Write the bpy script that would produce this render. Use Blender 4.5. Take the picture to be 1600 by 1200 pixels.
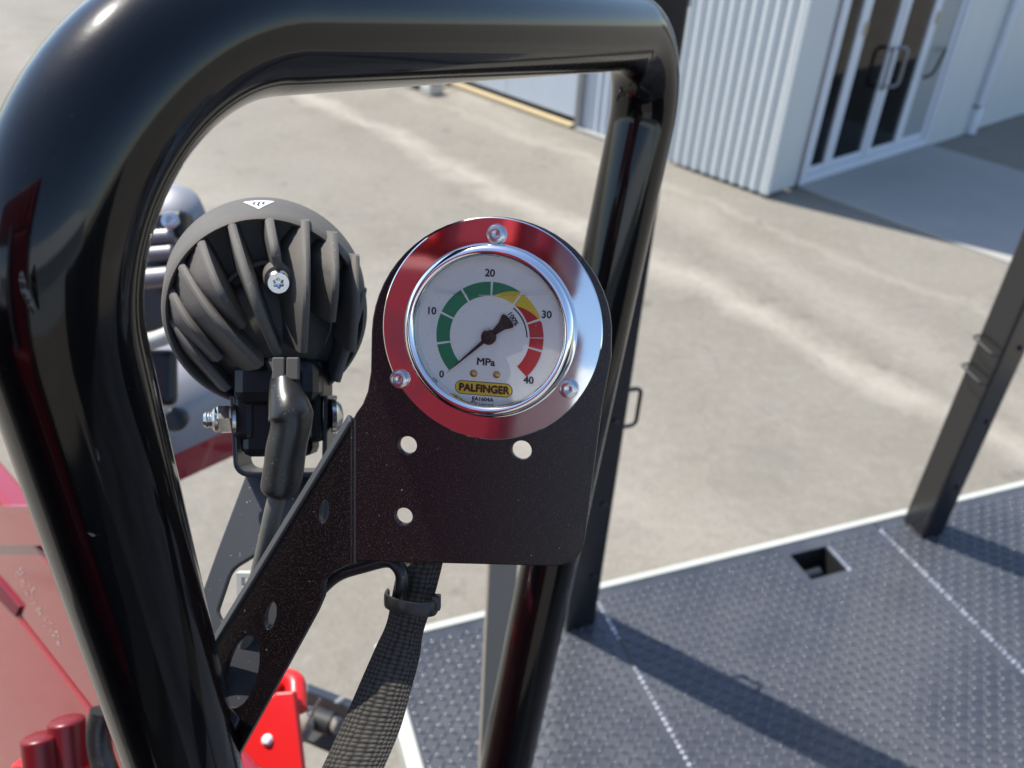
import bpy, bmesh, math, random
from mathutils import Vector, Matrix, noise
from mathutils.geometry import delaunay_2d_cdt

R = math.radians
random.seed(7)
sc = bpy.context.scene
for o in list(bpy.data.objects):
    bpy.data.objects.remove(o)
col = sc.collection

# ------------------------------------------------------------------ camera
FOC = 1304.0                       # focal length in pixels of a 1600 wide picture
HC = 2.85                          # camera height above the yard
HD = 1.40                          # deck height
pit, rol = R(33.5), R(3.33)
cp, sp, cr, sr = math.cos(pit), math.sin(pit), math.cos(rol), math.sin(rol)
M3 = Matrix(((cr, -sr, 0), (sr, cr, 0), (0, 0, 1))) @ Matrix(((1, 0, 0), (0, -sp, -cp), (0, cp, -sp)))
RIGHT, DOWN, FWD = Vector(M3[0]), Vector(M3[1]), Vector(M3[2])
EYE = Vector((0, 0, HC))
cam_d = bpy.data.cameras.new('camera')
cam = bpy.data.objects.new('camera', cam_d)
col.objects.link(cam)
sc.camera = cam
cam_d.sensor_width = 36
cam_d.lens = 36 * FOC / 1600
cam_d.clip_start = 0.01
cam_d.clip_end = 2000
cam_d.dof.use_dof = True
cam_d.dof.focus_distance = 0.335
cam_d.dof.aperture_fstop = 12.5
mw = Matrix.Identity(4)
for i in range(3):
    mw[i][0], mw[i][1], mw[i][2], mw[i][3] = RIGHT[i], -DOWN[i], -FWD[i], EYE[i]
cam.matrix_world = mw

# ------------------------------------------------------------------ light
SUN_EL = R(58.5)
SUN_AZ = R(149.5)                    # math azimuth the light comes from
SUN = Vector((math.cos(SUN_EL) * math.cos(SUN_AZ), math.cos(SUN_EL) * math.sin(SUN_AZ), math.sin(SUN_EL)))
world = bpy.data.worlds.new('World')
sc.world = world
world.use_nodes = True
wn = world.node_tree
sky = wn.nodes.new('ShaderNodeTexSky')
sky.sky_type = 'NISHITA'
sky.sun_disc = False
sky.sun_elevation = SUN_EL
sky.sun_rotation = math.atan2(SUN.x, SUN.y)
sky.air_density = 1.0
sky.dust_density = 0.7
sky.ozone_density = 2.2
wn.links.new(sky.outputs[0], wn.nodes['Background'].inputs[0])
wn.nodes['Background'].inputs[1].default_value = 0.135
sd = bpy.data.lights.new('sun', 'SUN')
sd.energy = 4.0
sd.angle = R(0.53)
sd.color = (1.0, 0.955, 0.88)
sun = bpy.data.objects.new('sun', sd)
col.objects.link(sun)
sun.rotation_mode = 'QUATERNION'
sun.rotation_quaternion = SUN.to_track_quat('Z', 'Y')
sun.location = (-20, 10, 40)
sc.view_settings.view_transform = 'Standard'
sc.view_settings.look = 'None'
sc.view_settings.exposure = 0.82
sc.view_settings.gamma = 1
sc.view_settings.use_curve_mapping = False
sc.render.engine = 'CYCLES'
sc.cycles.max_bounces = 10
sc.cycles.transparent_max_bounces = 12
sc.cycles.sample_clamp_indirect = 6


# ------------------------------------------------------------------ helpers: pixels of the survey -> points in the place
def ray(px, py):
    return RIGHT * ((px - 800) / FOC) + DOWN * ((py - 600) / FOC) + FWD

def at(px, py, z):
    return EYE + ray(px, py) * z

def onz(px, py, z):
    d = ray(px, py)
    return EYE + d * ((z - HC) / d.z)

def onplane(px, py, p0, n):
    d = ray(px, py)
    return EYE + d * ((p0 - EYE).dot(n) / d.dot(n))


# ------------------------------------------------------------------ helpers: objects
def tag(o, label=None, cat=None, group=None, kind=None):
    if label: o['label'] = label
    if cat: o['category'] = cat
    if group: o['group'] = group
    if kind: o['kind'] = kind
    return o

def empty(name, mat, label=None, cat=None, group=None, kind=None):
    o = bpy.data.objects.new(name, None)
    col.objects.link(o)
    if not isinstance(mat, Matrix):
        mat = Matrix.Translation(Vector(mat))
    o.matrix_world = mat
    o.empty_display_size = 0.02
    tag(o, label, cat, group, kind)
    WM[o.name] = mat.copy()
    return o

WM = {}

def obj(name, bm, mat, parent=None, local=False, smooth=True, angle=35, bevel=0.0, seg=2):
    """One bmesh -> one object. World coordinates unless local=True (then in the parent's own frame)."""
    pm = WM.get(parent.name, Matrix.Identity(4)) if parent else Matrix.Identity(4)
    if parent and not local:
        bm.transform(pm.inverted())
    bmesh.ops.remove_doubles(bm, verts=bm.verts, dist=1e-7)
    bmesh.ops.recalc_face_normals(bm, faces=bm.faces)
    if bevel:
        ed = [e for e in bm.edges if len(e.link_faces) == 2 and e.calc_face_angle(0) > R(28)]
        if ed:
            bmesh.ops.bevel(bm, geom=ed, offset=bevel, segments=seg, affect='EDGES', clamp_overlap=True, profile=0.5)
    me = bpy.data.meshes.new(name)
    bm.to_mesh(me)
    bm.free()
    mats = mat if isinstance(mat, (list, tuple)) else [mat]
    for m in mats: me.materials.append(m)
    o = bpy.data.objects.new(name, me)
    col.objects.link(o)
    if smooth and not bevel:
        me.set_sharp_from_angle(angle=R(angle))
        for p in me.polygons: p.use_smooth = True
    if parent:
        o.parent = parent
    WM[o.name] = pm.copy()
    return o

def thing(o, pivot):
    """Give a single-mesh thing its origin at a point on it."""
    p = Vector(pivot)
    o.data.transform(Matrix.Translation(-p))
    o.location = p
    return o

def frame(o, x, y, z):
    m = Matrix.Identity(4)
    for i in range(3):
        m[i][0], m[i][1], m[i][2], m[i][3] = x[i], y[i], z[i], o[i]
    return m

def box(bm, c, x, y, z, sx, sy, sz):
    c = Vector(c)
    vs = []
    for a in (-1, 1):
        for b in (-1, 1):
            for d in (-1, 1):
                vs.append(bm.verts.new(c + x * (a * sx / 2) + y * (b * sy / 2) + z * (d * sz / 2)))
    for f in ((0, 1, 3, 2), (4, 6, 7, 5), (0, 4, 5, 1), (2, 3, 7, 6), (0, 2, 6, 4), (1, 5, 7, 3)):
        bm.faces.new([vs[i] for i in f])
    return bm

X, Y, Z = Vector((1, 0, 0)), Vector((0, 1, 0)), Vector((0, 0, 1))

def abox(bm, c, s, x=X, y=Y, z=Z):
    return box(bm, c, x, y, z, *s)

def basis(n, hint=Z):
    n = n.normalized()
    if abs(n.dot(hint)) > 0.98: hint = X
    u = hint.cross(n).normalized()
    return u, n.cross(u).normalized(), n

def lathe(bm, c, n, prof, seg=48, u=None, shape=None, cap0=True, cap1=True):
    """prof: (radius, height along n). shape(angle, k) scales ring k."""
    c = Vector(c)
    if u is None: u, v, n = basis(Vector(n))
    else:
        n = Vector(n).normalized(); u = Vector(u).normalized(); v = n.cross(u)
    rings = []
    for k, (r, h) in enumerate(prof):
        if r <= 1e-9:
            rings.append([bm.verts.new(c + n * h)])
            continue
        ring = []
        for i in range(seg):
            a = 2 * math.pi * i / seg
            q = r * (shape(a, k) if shape else 1)
            ring.append(bm.verts.new(c + n * h + u * (q * math.cos(a)) + v * (q * math.sin(a))))
        rings.append(ring)
    for a, b in zip(rings, rings[1:]):
        for i in range(seg):
            j = (i + 1) % seg
            if len(a) == 1 and len(b) == 1: continue
            if len(a) == 1: bm.faces.new((a[0], b[j], b[i]))
            elif len(b) == 1: bm.faces.new((a[i], a[j], b[0]))
            else: bm.faces.new((a[i], a[j], b[j], b[i]))
    if cap0 and len(rings[0]) > 2: bm.faces.new(rings[0][::-1])
    if cap1 and len(rings[-1]) > 2: bm.faces.new(rings[-1])
    return bm

def fillet(pts, rads, n=14):
    pts = [Vector(p) for p in pts]
    out = [pts[0]]
    for i in range(1, len(pts) - 1):
        p, a, b = pts[i], (pts[i - 1] - pts[i]), (pts[i + 1] - pts[i])
        r = rads[i - 1] if isinstance(rads, (list, tuple)) else rads
        la, lb = a.length, b.length
        a.normalize(); b.normalize()
        th = a.angle(b)
        t = min(r / math.tan(th / 2), la * 0.49, lb * 0.49) if th < 3.1 else 0
        if t <= 1e-6:
            out.append(p); continue
        r2 = t * math.tan(th / 2)
        ce = p + (a + b).normalized() * (r2 / math.sin(th / 2))
        s, e = p + a * t - ce, p + b * t - ce
        tot = s.angle(e)
        for k in range(n + 1):
            f = k / n
            out.append(ce + (s * math.sin((1 - f) * tot) + e * math.sin(f * tot)) / math.sin(tot))
    out.append(pts[-1])
    return out

def catmull(pts, n=10):
    pts = [Vector(p) for p in pts]
    P = [pts[0] * 2 - pts[1]] + pts + [pts[-1] * 2 - pts[-2]]
    out = []
    for i in range(1, len(P) - 2):
        for k in range(n):
            t = k / n
            a, b, c, d = P[i - 1], P[i], P[i + 1], P[i + 2]
            out.append(0.5 * ((2 * b) + (c - a) * t + (2 * a - 5 * b + 4 * c - d) * t * t + (3 * b - a - 3 * c + d) * t ** 3))
    out.append(pts[-1])
    return out

def tube(bm, pts, r, seg=20, flat=None, up=None, caps=True):
    """Sweep a circle (or an ellipse/rounded flat section) along points with parallel transport."""
    pts = [Vector(p) for p in pts]
    n = len(pts)
    tan = [(pts[min(i + 1, n - 1)] - pts[max(i - 1, 0)]).normalized() for i in range(n)]
    u = (up or (Z if abs(tan[0].z) < 0.9 else X))
    u = (u - tan[0] * u.dot(tan[0])).normalized()
    rings = []
    for i in range(n):
        u = (u - tan[i] * u.dot(tan[i])).normalized()
        v = tan[i].cross(u)
        rr = r(i / (n - 1)) if callable(r) else r
        ru, rv = (rr if isinstance(rr, tuple) else (rr, rr))
        ring = []
        for k in range(seg):
            a = 2 * math.pi * k / seg
            ca, sa = math.cos(a), math.sin(a)
            if flat:
                ca = math.copysign(abs(ca) ** flat, ca); sa = math.copysign(abs(sa) ** flat, sa)
            ring.append(bm.verts.new(pts[i] + u * (ru * ca) + v * (rv * sa)))
        rings.append(ring)
    for a, b in zip(rings, rings[1:]):
        for k in range(seg):
            j = (k + 1) % seg
            bm.faces.new((a[k], a[j], b[j], b[k]))
    if caps:
        bm.faces.new(rings[0][::-1]); bm.faces.new(rings[-1])
    return bm

def plate(bm, outline, holes, o, u, v, n, thick):
    """A sheet with holes: 2D outline/holes in the (u, v) frame at o; front face at o, the back thick behind along -n."""
    loops = [outline] + list(holes)
    pts, edges = [], []
    for lp in loops:
        b = len(pts)
        pts += [Vector((p[0], p[1])) for p in lp]
        edges += [(b + i, b + (i + 1) % len(lp)) for i in range(len(lp))]
    vs, es, fs, _o, _e, _f = delaunay_2d_cdt(pts, edges, [], 0, 1e-9)
    def inside(p, lp):
        c = False
        for i in range(len(lp)):
            a, b = lp[i], lp[i - 1]
            if (a[1] > p.y) != (b[1] > p.y) and p.x < (b[0] - a[0]) * (p.y - a[1]) / (b[1] - a[1]) + a[0]:
                c = not c
        return c
    fr = [bm.verts.new(o + u * p.x + v * p.y) for p in vs]
    bk = [bm.verts.new(o + u * p.x + v * p.y - n * thick) for p in vs]
    cnt = {}
    for f in fs:
        ce = sum((vs[i] for i in f), Vector((0, 0))) / len(f)
        if not inside(ce, outline) or any(inside(ce, h) for h in holes): continue
        bm.faces.new([fr[i] for i in f]); bm.faces.new([bk[i] for i in reversed(f)])
        for i in range(len(f)):
            e = (f[i], f[(i + 1) % len(f)])
            k = tuple(sorted(e)); cnt.setdefault(k, []).append(e)
    for k, l in cnt.items():
        if len(l) == 1:
            a, b = l[0]
            bm.faces.new((fr[b], fr[a], bk[a], bk[b]))
    return bm

def circ(cx, cy, r, n=28, ry=None, rot=0.0):
    ry = ry or r
    return [(cx + r * math.cos(2 * math.pi * i / n) * math.cos(rot) - ry * math.sin(2 * math.pi * i / n) * math.sin(rot),
             cy + r * math.cos(2 * math.pi * i / n) * math.sin(rot) + ry * math.sin(2 * math.pi * i / n) * math.cos(rot)) for i in range(n)]

def round2d(pts, r, n=6):
    P = [Vector((p[0], p[1], 0)) for p in pts]
    out = []
    m = len(P)
    for i in range(m):
        rr = r[i] if isinstance(r, (list, tuple)) else r
        if rr <= 0:
            out.append((P[i].x, P[i].y)); continue
        f = fillet([P[i - 1], P[i], P[(i + 1) % m]], rr, n)[1:-1]
        out += [(q.x, q.y) for q in f]
    return out

def socket_screw(bm, c, n, r, h, inner=0.5, depth=0.6, lobes=6, seg=36, dome=False, star=False):
    ang = [2 * math.pi * i / seg for i in range(seg)]
    def hexr(a):
        if star: return 0.86 + 0.14 * math.cos(lobes * a)
        k = math.pi / lobes
        return math.cos(k) / math.cos((a % (2 * k)) - k)
    prof = [(r, 0), (r, h * 0.45), (r * 0.93, h * 0.75), (r * 0.8, h)] if dome else [(r, 0), (r, h * 0.84), (r * 0.97, h * 0.95), (r * 0.9, h)]
    k0 = len(prof)
    prof = prof + [(r * inner, h), (r * inner * 0.97, h * (1 - depth)), (0, h * (1 - depth) - r * 0.12)]
    return lathe(bm, c, n, prof, seg, shape=lambda a, k: hexr(a) if k >= k0 else 1)

def text_bm(s, size, mat4, extrude=0.0, bold=0.0, sx=1.0, shear=0.0, align='CENTER', heavy=0.0):
    cu = bpy.data.curves.new('lettering', 'FONT')
    cu.body = s; cu.size = size; cu.align_x = align; cu.align_y = 'CENTER'
    cu.extrude = extrude;  cu.shear = shear; cu.resolution_u = 4
    o = bpy.data.objects.new('lettering', cu)
    col.objects.link(o)
    bpy.context.view_layer.update()
    me = bpy.data.meshes.new_from_object(o.evaluated_get(bpy.context.evaluated_depsgraph_get()))
    bpy.data.objects.remove(o); bpy.data.curves.remove(cu)
    bm = bmesh.new(); bm.from_mesh(me); bpy.data.meshes.remove(me)
    if heavy:
        geo = list(bm.faces)
        for k, (dx, dy) in enumerate(((heavy, 0), (-heavy, 0), (0, heavy), (0, -heavy))):
            r_ = bmesh.ops.duplicate(bm, geom=bm.verts[:] + bm.edges[:] + geo if k == 0 else base_ + [])
            if k == 0: base_ = [g for g in r_['geom']]; 
            vs_ = [g for g in r_['geom'] if isinstance(g, bmesh.types.BMVert)]
            off = Vector((dx, dy, 0.00001 * (k + 1)))
            if k: off -= Vector((heavy, 0, 0.00001))
            for v_ in vs_: v_.co += off
    bm.transform(mat4 @ Matrix.Diagonal((sx, 1, 1, 1)))
    return bm


# ------------------------------------------------------------------ materials
MATS = {}
def mat(name, base, rough=0.5, metal=0.0, spec=0.5, coat=0.0, coat_r=0.05, build=None):
    m = bpy.data.materials.new(name)
    m.use_nodes = True
    t = m.node_tree
    b = t.nodes['Principled BSDF']
    b.inputs['Base Color'].default_value = (*base, 1)
    b.inputs['Roughness'].default_value = rough
    b.inputs['Metallic'].default_value = metal
    b.inputs['Specular IOR Level'].default_value = spec
    b.inputs['Coat Weight'].default_value = coat
    b.inputs['Coat Roughness'].default_value = coat_r
    if build: build(t, b)
    MATS[name] = m
    return m

def nd(t, k, **kw):
    n = t.nodes.new(k)
    for a, v in kw.items():
        if a in n.inputs: n.inputs[a].default_value = v
        else: setattr(n, a, v)
    return n

def coords(t, kind='Object', scale=None):
    c = t.nodes.new('ShaderNodeTexCoord')
    return c.outputs[kind]

def noise_n(t, scale, detail=4, rough=0.55, vec=None, dist=0.0):
    n = t.nodes.new('ShaderNodeTexNoise')
    n.inputs['Scale'].default_value = scale
    n.inputs['Detail'].default_value = detail
    n.inputs['Roughness'].default_value = rough
    n.inputs['Distortion'].default_value = dist
    t.links.new(vec if vec is not None else coords(t), n.inputs['Vector'])
    return n.outputs['Fac']

def ramp(t, fac, stops):
    r = t.nodes.new('ShaderNodeValToRGB')
    e = r.color_ramp.elements
    while len(e) < len(stops): e.new(0.5)
    for i, (p, c) in enumerate(stops):
        e[i].position = p
        e[i].color = (*c, 1) if isinstance(c, (tuple, list)) else (c, c, c, 1)
    t.links.new(fac, r.inputs[0])
    return r.outputs[0]

def mix(t, fac, a, b, mode='MIX'):
    m = t.nodes.new('ShaderNodeMix')
    m.data_type = 'RGBA'; m.blend_type = mode
    for s, v in ((m.inputs[0], fac), (m.inputs[6], a), (m.inputs[7], b)):
        if hasattr(v, 'is_linked'): t.links.new(v, s)
        else: s.default_value = (*v, 1) if isinstance(v, (tuple, list)) else v
    return m.outputs[2]

def math_n(t, op, a, b=None, c=None, clamp=False):
    m = t.nodes.new('ShaderNodeMath'); m.operation = op; m.use_clamp = clamp
    for i, v in enumerate((a, b, c)):
        if v is None: continue
        if hasattr(v, 'is_linked'): t.links.new(v, m.inputs[i])
        else: m.inputs[i].default_value = v
    return m.outputs[0]

def bump(t, b, h, strength=0.2, dist=0.001):
    n = t.nodes.new('ShaderNodeBump')
    n.inputs['Strength'].default_value = strength
    n.inputs['Distance'].default_value = dist
    t.links.new(h, n.inputs['Height'])
    t.links.new(n.outputs[0], b.inputs['Normal'])

def specks(base, dust, scale=900, thr=0.70, amount=0.9, big=None, rough_var=0.0):
    """paint with dust specks and faint cloudy wear"""
    def f(t, b):
        n1 = noise_n(t, scale, 2, 0.6)
        m1 = ramp(t, n1, [(thr, 0.0), (thr + 0.06, amount)])
        n2 = noise_n(t, scale * 0.03, 4, 0.6)
        c0 = mix(t, n2, tuple(x * 0.75 for x in base), tuple(x * 1.3 for x in base))
        c = mix(t, m1, c0, dust)
        t.links.new(c, b.inputs['Base Color'])
        if rough_var:
            r = math_n(t, 'MULTIPLY_ADD', n2, rough_var, b.inputs['Roughness'].default_value - rough_var / 2)
            t.links.new(r, b.inputs['Roughness'])
    return f

def yard_mat(t, b):
    v = coords(t)
    big = noise_n(t, 0.35, 5, 0.6, v)
    mid = noise_n(t, 1.7, 6, 0.65, v)
    fine = noise_n(t, 60, 4, 0.7, v)
    c = mix(t, ramp(t, big, [(0.35, 0.0), (0.68, 1.0)]), (0.188, 0.168, 0.134), (0.244, 0.222, 0.182))
    c = mix(t, ramp(t, mid, [(0.42, 0.0), (0.62, 0.6)]), c, (0.225, 0.205, 0.172))
    # pale wash trails left by water and tyres across the concrete
    sep = t.nodes.new('ShaderNodeSeparateXYZ'); t.links.new(v, sep.inputs[0])
    warp = noise_n(t, 0.5, 4, 0.6, v)
    warp2 = noise_n(t, 2.5, 5, 0.7, v)
    for (x0, y0, x1, y1, w, amt) in ((-2.31, 9.99, 3.0, 3.95, 0.26, 0.85), (1.13, 7.8, 2.9, 5.0, 0.35, 0.4), (-4.5, 9.0, -0.5, 4.5, 0.6, 0.35), (0.3, 9.0, 3.3, 6.0, 0.12, 0.4)):
        d = Vector((x1 - x0, y1 - y0)).normalized()
        nx, ny = -d.y, d.x
        k = x0 * nx + y0 * ny
        s = math_n(t, 'MULTIPLY_ADD', sep.outputs[0], nx, -k)
        s = math_n(t, 'MULTIPLY_ADD', sep.outputs[1], ny, s)
        s = math_n(t, 'MULTIPLY_ADD', warp, 1.0, math_n(t, 'SUBTRACT', s, 0.5))
        s = math_n(t, 'MULTIPLY_ADD', warp2, 0.40, s)
        s = math_n(t, 'ABSOLUTE', math_n(t, 'SUBTRACT', s, 0.20))
        f = math_n(t, 'SUBTRACT', 1.0, math_n(t, 'DIVIDE', s, w), clamp=True)
        f = math_n(t, 'MULTIPLY', math_n(t, 'MULTIPLY', f, amt), math_n(t, 'MULTIPLY_ADD', mid, 1.2, 0.15), clamp=True)
        c = mix(t, f, c, (0.39, 0.355, 0.295))
    grit = noise_n(t, 14, 6, 0.75, v)
    c = mix(t, ramp(t, grit, [(0.30, 0.30), (0.50, 0.0)]), c, (0.115, 0.103, 0.082))
    c = mix(t, ramp(t, grit, [(0.54, 0.0), (0.72, 0.40)]), c, (0.34, 0.32, 0.275))
    c = mix(t, ramp(t, fine, [(0.3, 0.45), (0.5, 0.0)]), c, (0.09, 0.082, 0.068))
    c = mix(t, ramp(t, fine, [(0.60, 0.0), (0.75, 0.5)]), c, (0.42, 0.39, 0.34))
    c = mix(t, ramp(t, noise_n(t, 0.9, 6, 0.7, v, 0.6), [(0.55, 0.0), (0.70, 0.45)]), c, (0.135, 0.122, 0.100))
    c = mix(t, ramp(t, noise_n(t, 2.6, 3, 0.5, v, 0.3), [(0.66, 0.0), (0.72, 0.5)]), c, (0.095, 0.088, 0.076))
    vo = t.nodes.new('ShaderNodeTexVoronoi'); vo.feature = 'DISTANCE_TO_EDGE'; vo.inputs['Scale'].default_value = 0.45
    vw = t.nodes.new('ShaderNodeVectorMath'); vw.operation = 'ADD'
    nz = t.nodes.new('ShaderNodeTexNoise'); nz.inputs['Scale'].default_value = 1.6; nz.inputs['Detail'].default_value = 6
    t.links.new(v, nz.inputs['Vector']); t.links.new(v, vw.inputs[0]); t.links.new(nz.outputs['Color'], vw.inputs[1])
    t.links.new(vw.outputs[0], vo.inputs['Vector'])
    c = mix(t, ramp(t, vo.outputs['Distance'], [(0.0, 0.20), (0.010, 0.0)]), c, (0.10, 0.09, 0.075))
    t.links.new(c, b.inputs['Base Color'])
    bump(t, b, fine, 0.35, 0.004)

def apron_mat(t, b):
    v = coords(t)
    n = noise_n(t, 1.3, 6, 0.65, v)
    f = noise_n(t, 40, 4, 0.6, v)
    c = mix(t, n, (0.28, 0.27, 0.25), (0.40, 0.385, 0.35))
    c = mix(t, ramp(t, f, [(0.32, 0.3), (0.5, 0.0)]), c, (0.25, 0.24, 0.22))
    t.links.new(c, b.inputs['Base Color'])
    bump(t, b, f, 0.3, 0.003)

def deck_mat(t, b):
    v = coords(t)
    n = noise_n(t, 2.2, 6, 0.68, v)
    n3 = noise_n(t, 9, 5, 0.7, v)
    f = noise_n(t, 240, 3, 0.6, v)
    c = mix(t, ramp(t, n, [(0.38, 0.0), (0.62, 1.0)]), (0.038, 0.043, 0.054), (0.080, 0.083, 0.092))
    c = mix(t, ramp(t, f, [(0.62, 0.0), (0.72, 0.5)]), c, (0.16, 0.155, 0.145))
    t.links.new(c, b.inputs['Base Color'])
    r = math_n(t, 'MULTIPLY_ADD', n3, 0.20, 0.16)
    t.links.new(r, b.inputs['Roughness'])
    bump(t, b, n3, 0.08, 0.004)

def streaky(ca, cb, sx=(1, 1, 0.15), scale=6):
    def f(t, b):
        mp = t.nodes.new('ShaderNodeMapping'); mp.inputs['Scale'].default_value = sx
        t.links.new(coords(t), mp.inputs[0])
        n = noise_n(t, scale, 5, 0.65, mp.outputs[0])
        t.links.new(mix(t, n, ca, cb), b.inputs['Base Color'])
    return f

def scratched(rough, var, scale=60):
    def f(t, b):
        n = noise_n(t, scale, 5, 0.7)
        r = math_n(t, 'MULTIPLY_ADD', n, var, rough - var / 2)
        t.links.new(r, b.inputs['Roughness'])
    return f

def tube_mat(t, b):
    n = noise_n(t, 500, 3, 0.6)
    c = mix(t, ramp(t, n, [(0.70, 0.0), (0.76, 0.25)]), (0.0022, 0.0022, 0.0027), (0.10, 0.09, 0.08))
    t.links.new(c, b.inputs['Base Color'])
    n2 = noise_n(t, 30, 4, 0.6)
    t.links.new(math_n(t, 'MULTIPLY_ADD', n2, 0.08, 0.24), b.inputs['Roughness'])
    bump(t, b, noise_n(t, 300, 3, 0.5), 0.09, 0.0006)

def powder_mat(t, b):
    n = noise_n(t, 2600, 2, 0.5)
    fl = ramp(t, n, [(0.60, 0.0), (0.70, 1.0)])
    c = mix(t, math_n(t, 'MULTIPLY', fl, 0.22), (0.0062, 0.0042, 0.0052), (0.34, 0.22, 0.20))
    d = ramp(t, noise_n(t, 420, 2, 0.6), [(0.735, 0.0), (0.77, 0.6)])
    c = mix(t, d, c, (0.30, 0.29, 0.27))
    t.links.new(c, b.inputs['Base Color'])
    bump(t, b, n, 0.10, 0.0006)

def weave_mat(t, b):
    u = coords(t, 'UV')
    ch = t.nodes.new('ShaderNodeTexVoronoi')
    ch.feature = 'F1'; ch.inputs['Scale'].default_value = 1.0; ch.inputs['Randomness'].default_value = 0.22
    t.links.new(u, ch.inputs['Vector'])
    d = ch.outputs['Distance']
    c = mix(t, ramp(t, d, [(0.22, 0.0), (0.70, 1.0)]), (0.090, 0.082, 0.070), (0.014, 0.013, 0.012))
    t.links.new(c, b.inputs['Base Color'])
    h = math_n(t, 'SUBTRACT', 1.0, d)
    bump(t, b, h, 0.8, 0.0009)

M = {}
M['yard'] = mat('yard concrete', (0.33, 0.30, 0.25), 0.9, build=yard_mat)
M['apron'] = mat('apron concrete', (0.48, 0.46, 0.42), 0.85, build=apron_mat)
M['tube'] = mat('gloss black tube paint', (0.008, 0.008, 0.009), 0.17, spec=0.04, coat=0.85, coat_r=0.085, build=tube_mat)
M['hook'] = mat('dull hook steel', (0.02, 0.02, 0.021), 0.55)
M['scuff'] = mat('paint scuff', (0.12, 0.115, 0.12), 0.6, build=specks((0.11, 0.105, 0.11), (0.008, 0.008, 0.008), 500, 0.42, 1.0))
M['post'] = mat('satin black post paint', (0.012, 0.012, 0.013), 0.24, spec=0.9, build=specks((0.012, 0.012, 0.013), (0.1, 0.1, 0.09), 300, 0.72, 0.5))
M['powder'] = mat('black powder coat', (0.010, 0.009, 0.0095), 0.27, spec=0.6, build=powder_mat)
M['powder_edge'] = mat('sky-sheen powder edge', (0.035, 0.037, 0.042), 0.48, spec=0.7)  # powder coat lifted to bluish grey: edge dust plus painted sky sheen
M['lamp'] = mat('matt lamp casting', (0.030, 0.027, 0.024), 0.68, spec=0.3, build=specks((0.108, 0.099, 0.088), (0.40, 0.37, 0.32), 850, 0.69, 0.8))
M['rubber'] = mat('black rubber', (0.012, 0.011, 0.0105), 0.33, build=specks((0.020, 0.0185, 0.0175), (0.30, 0.27, 0.24), 800, 0.68, 0.7, rough_var=0.15))
M['cable'] = mat('grey cable jacket', (0.12, 0.113, 0.10), 0.6, build=specks((0.12, 0.113, 0.10), (0.3, 0.28, 0.25), 700, 0.66, 0.5))
M['chrome'] = mat('polished steel', (0.86, 0.86, 0.87), 0.035, 1.0, build=scratched(0.05, 0.04, 200))
M['flange'] = mat('polished flange', (0.80, 0.79, 0.79), 0.04, 1.0, build=scratched(0.045, 0.05, 140))
M['steel'] = mat('stainless screw', (0.62, 0.61, 0.60), 0.20, 1.0, build=scratched(0.22, 0.15, 300))
M['zinc'] = mat('zinc plated nut', (0.62, 0.60, 0.55), 0.24, 1.0, build=scratched(0.26, 0.2, 250))
M['ear'] = mat('dark zinc bracket', (0.10, 0.105, 0.115), 0.28, 0.6)
M['dial'] = mat('white dial enamel', (0.88, 0.87, 0.83), 0.45)
M['green'] = mat('green print', (0.0, 0.23, 0.10), 0.5)
M['yellow'] = mat('yellow print', (0.78, 0.55, 0.03), 0.5)
M['red_print'] = mat('red print', (0.55, 0.015, 0.02), 0.5)
M['ink'] = mat('black ink', (0.012, 0.012, 0.018), 0.5)
M['logo_ink'] = mat('dark red ink', (0.07, 0.012, 0.012), 0.5)
M['needle'] = mat('needle black', (0.012, 0.011, 0.012), 0.4, build=specks((0.007, 0.007, 0.008), (0.25, 0.15, 0.12), 2500, 0.68, 0.4))
M['brass'] = mat('brass', (0.62, 0.36, 0.13), 0.28, 1.0)
M['white_print'] = mat('white print', (0.78, 0.78, 0.76), 0.6)
M['worn_white'] = mat('worn pale lettering', (0.55, 0.46, 0.42), 0.5)
M['deck'] = mat('deck paint', (0.035, 0.037, 0.043), 0.36, build=deck_mat)
M['lug'] = mat('worn tread lugs', (0.05, 0.052, 0.058), 0.22, spec=0.6, build=specks((0.054, 0.059, 0.068), (0.16, 0.155, 0.145), 200, 0.66, 0.5))
M['weld'] = mat('bright weld bead', (0.66, 0.66, 0.68), 0.24, 0.7)
M['coaming'] = mat('pale rail paint', (0.48, 0.49, 0.44), 0.45, build=specks((0.46, 0.47, 0.42), (0.3, 0.28, 0.24), 90, 0.66, 0.5))
M['grey_steel'] = mat('grey painted steel', (0.17, 0.175, 0.175), 0.5, build=specks((0.17, 0.175, 0.175), (0.08, 0.07, 0.06), 60, 0.60, 0.6))
M['upright'] = mat('galvanised upright', (0.36, 0.33, 0.27), 0.6, 0.0)
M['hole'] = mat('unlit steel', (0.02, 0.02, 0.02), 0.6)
M['sleeve'] = mat('woven sleeve', (0.03, 0.03, 0.028), 0.8, spec=0.3, build=weave_mat)
M['red'] = mat('red crane paint', (0.66, 0.014, 0.014), 0.35, coat=0.15, coat_r=0.05)
M['crane_red'] = mat('shade-dark red crane paint', (0.20, 0.004, 0.012), 0.4, spec=0.25, build=specks((0.22, 0.004, 0.014), (0.10, 0.01, 0.025), 6, 0.55, 0.6))  # crane red darkened to look shaded, with cloudy blotches
M['red_gloss'] = mat('glossy red crane paint', (0.30, 0.008, 0.013), 0.22, coat=1.0, coat_r=0.04, build=scratched(0.16, 0.08, 12))
M['wall'] = mat('white painted sheet', (0.62, 0.66, 0.70), 0.42, build=streaky((0.53, 0.56, 0.56), (0.63, 0.66, 0.655), (1, 1, 0.12), 5))
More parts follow.
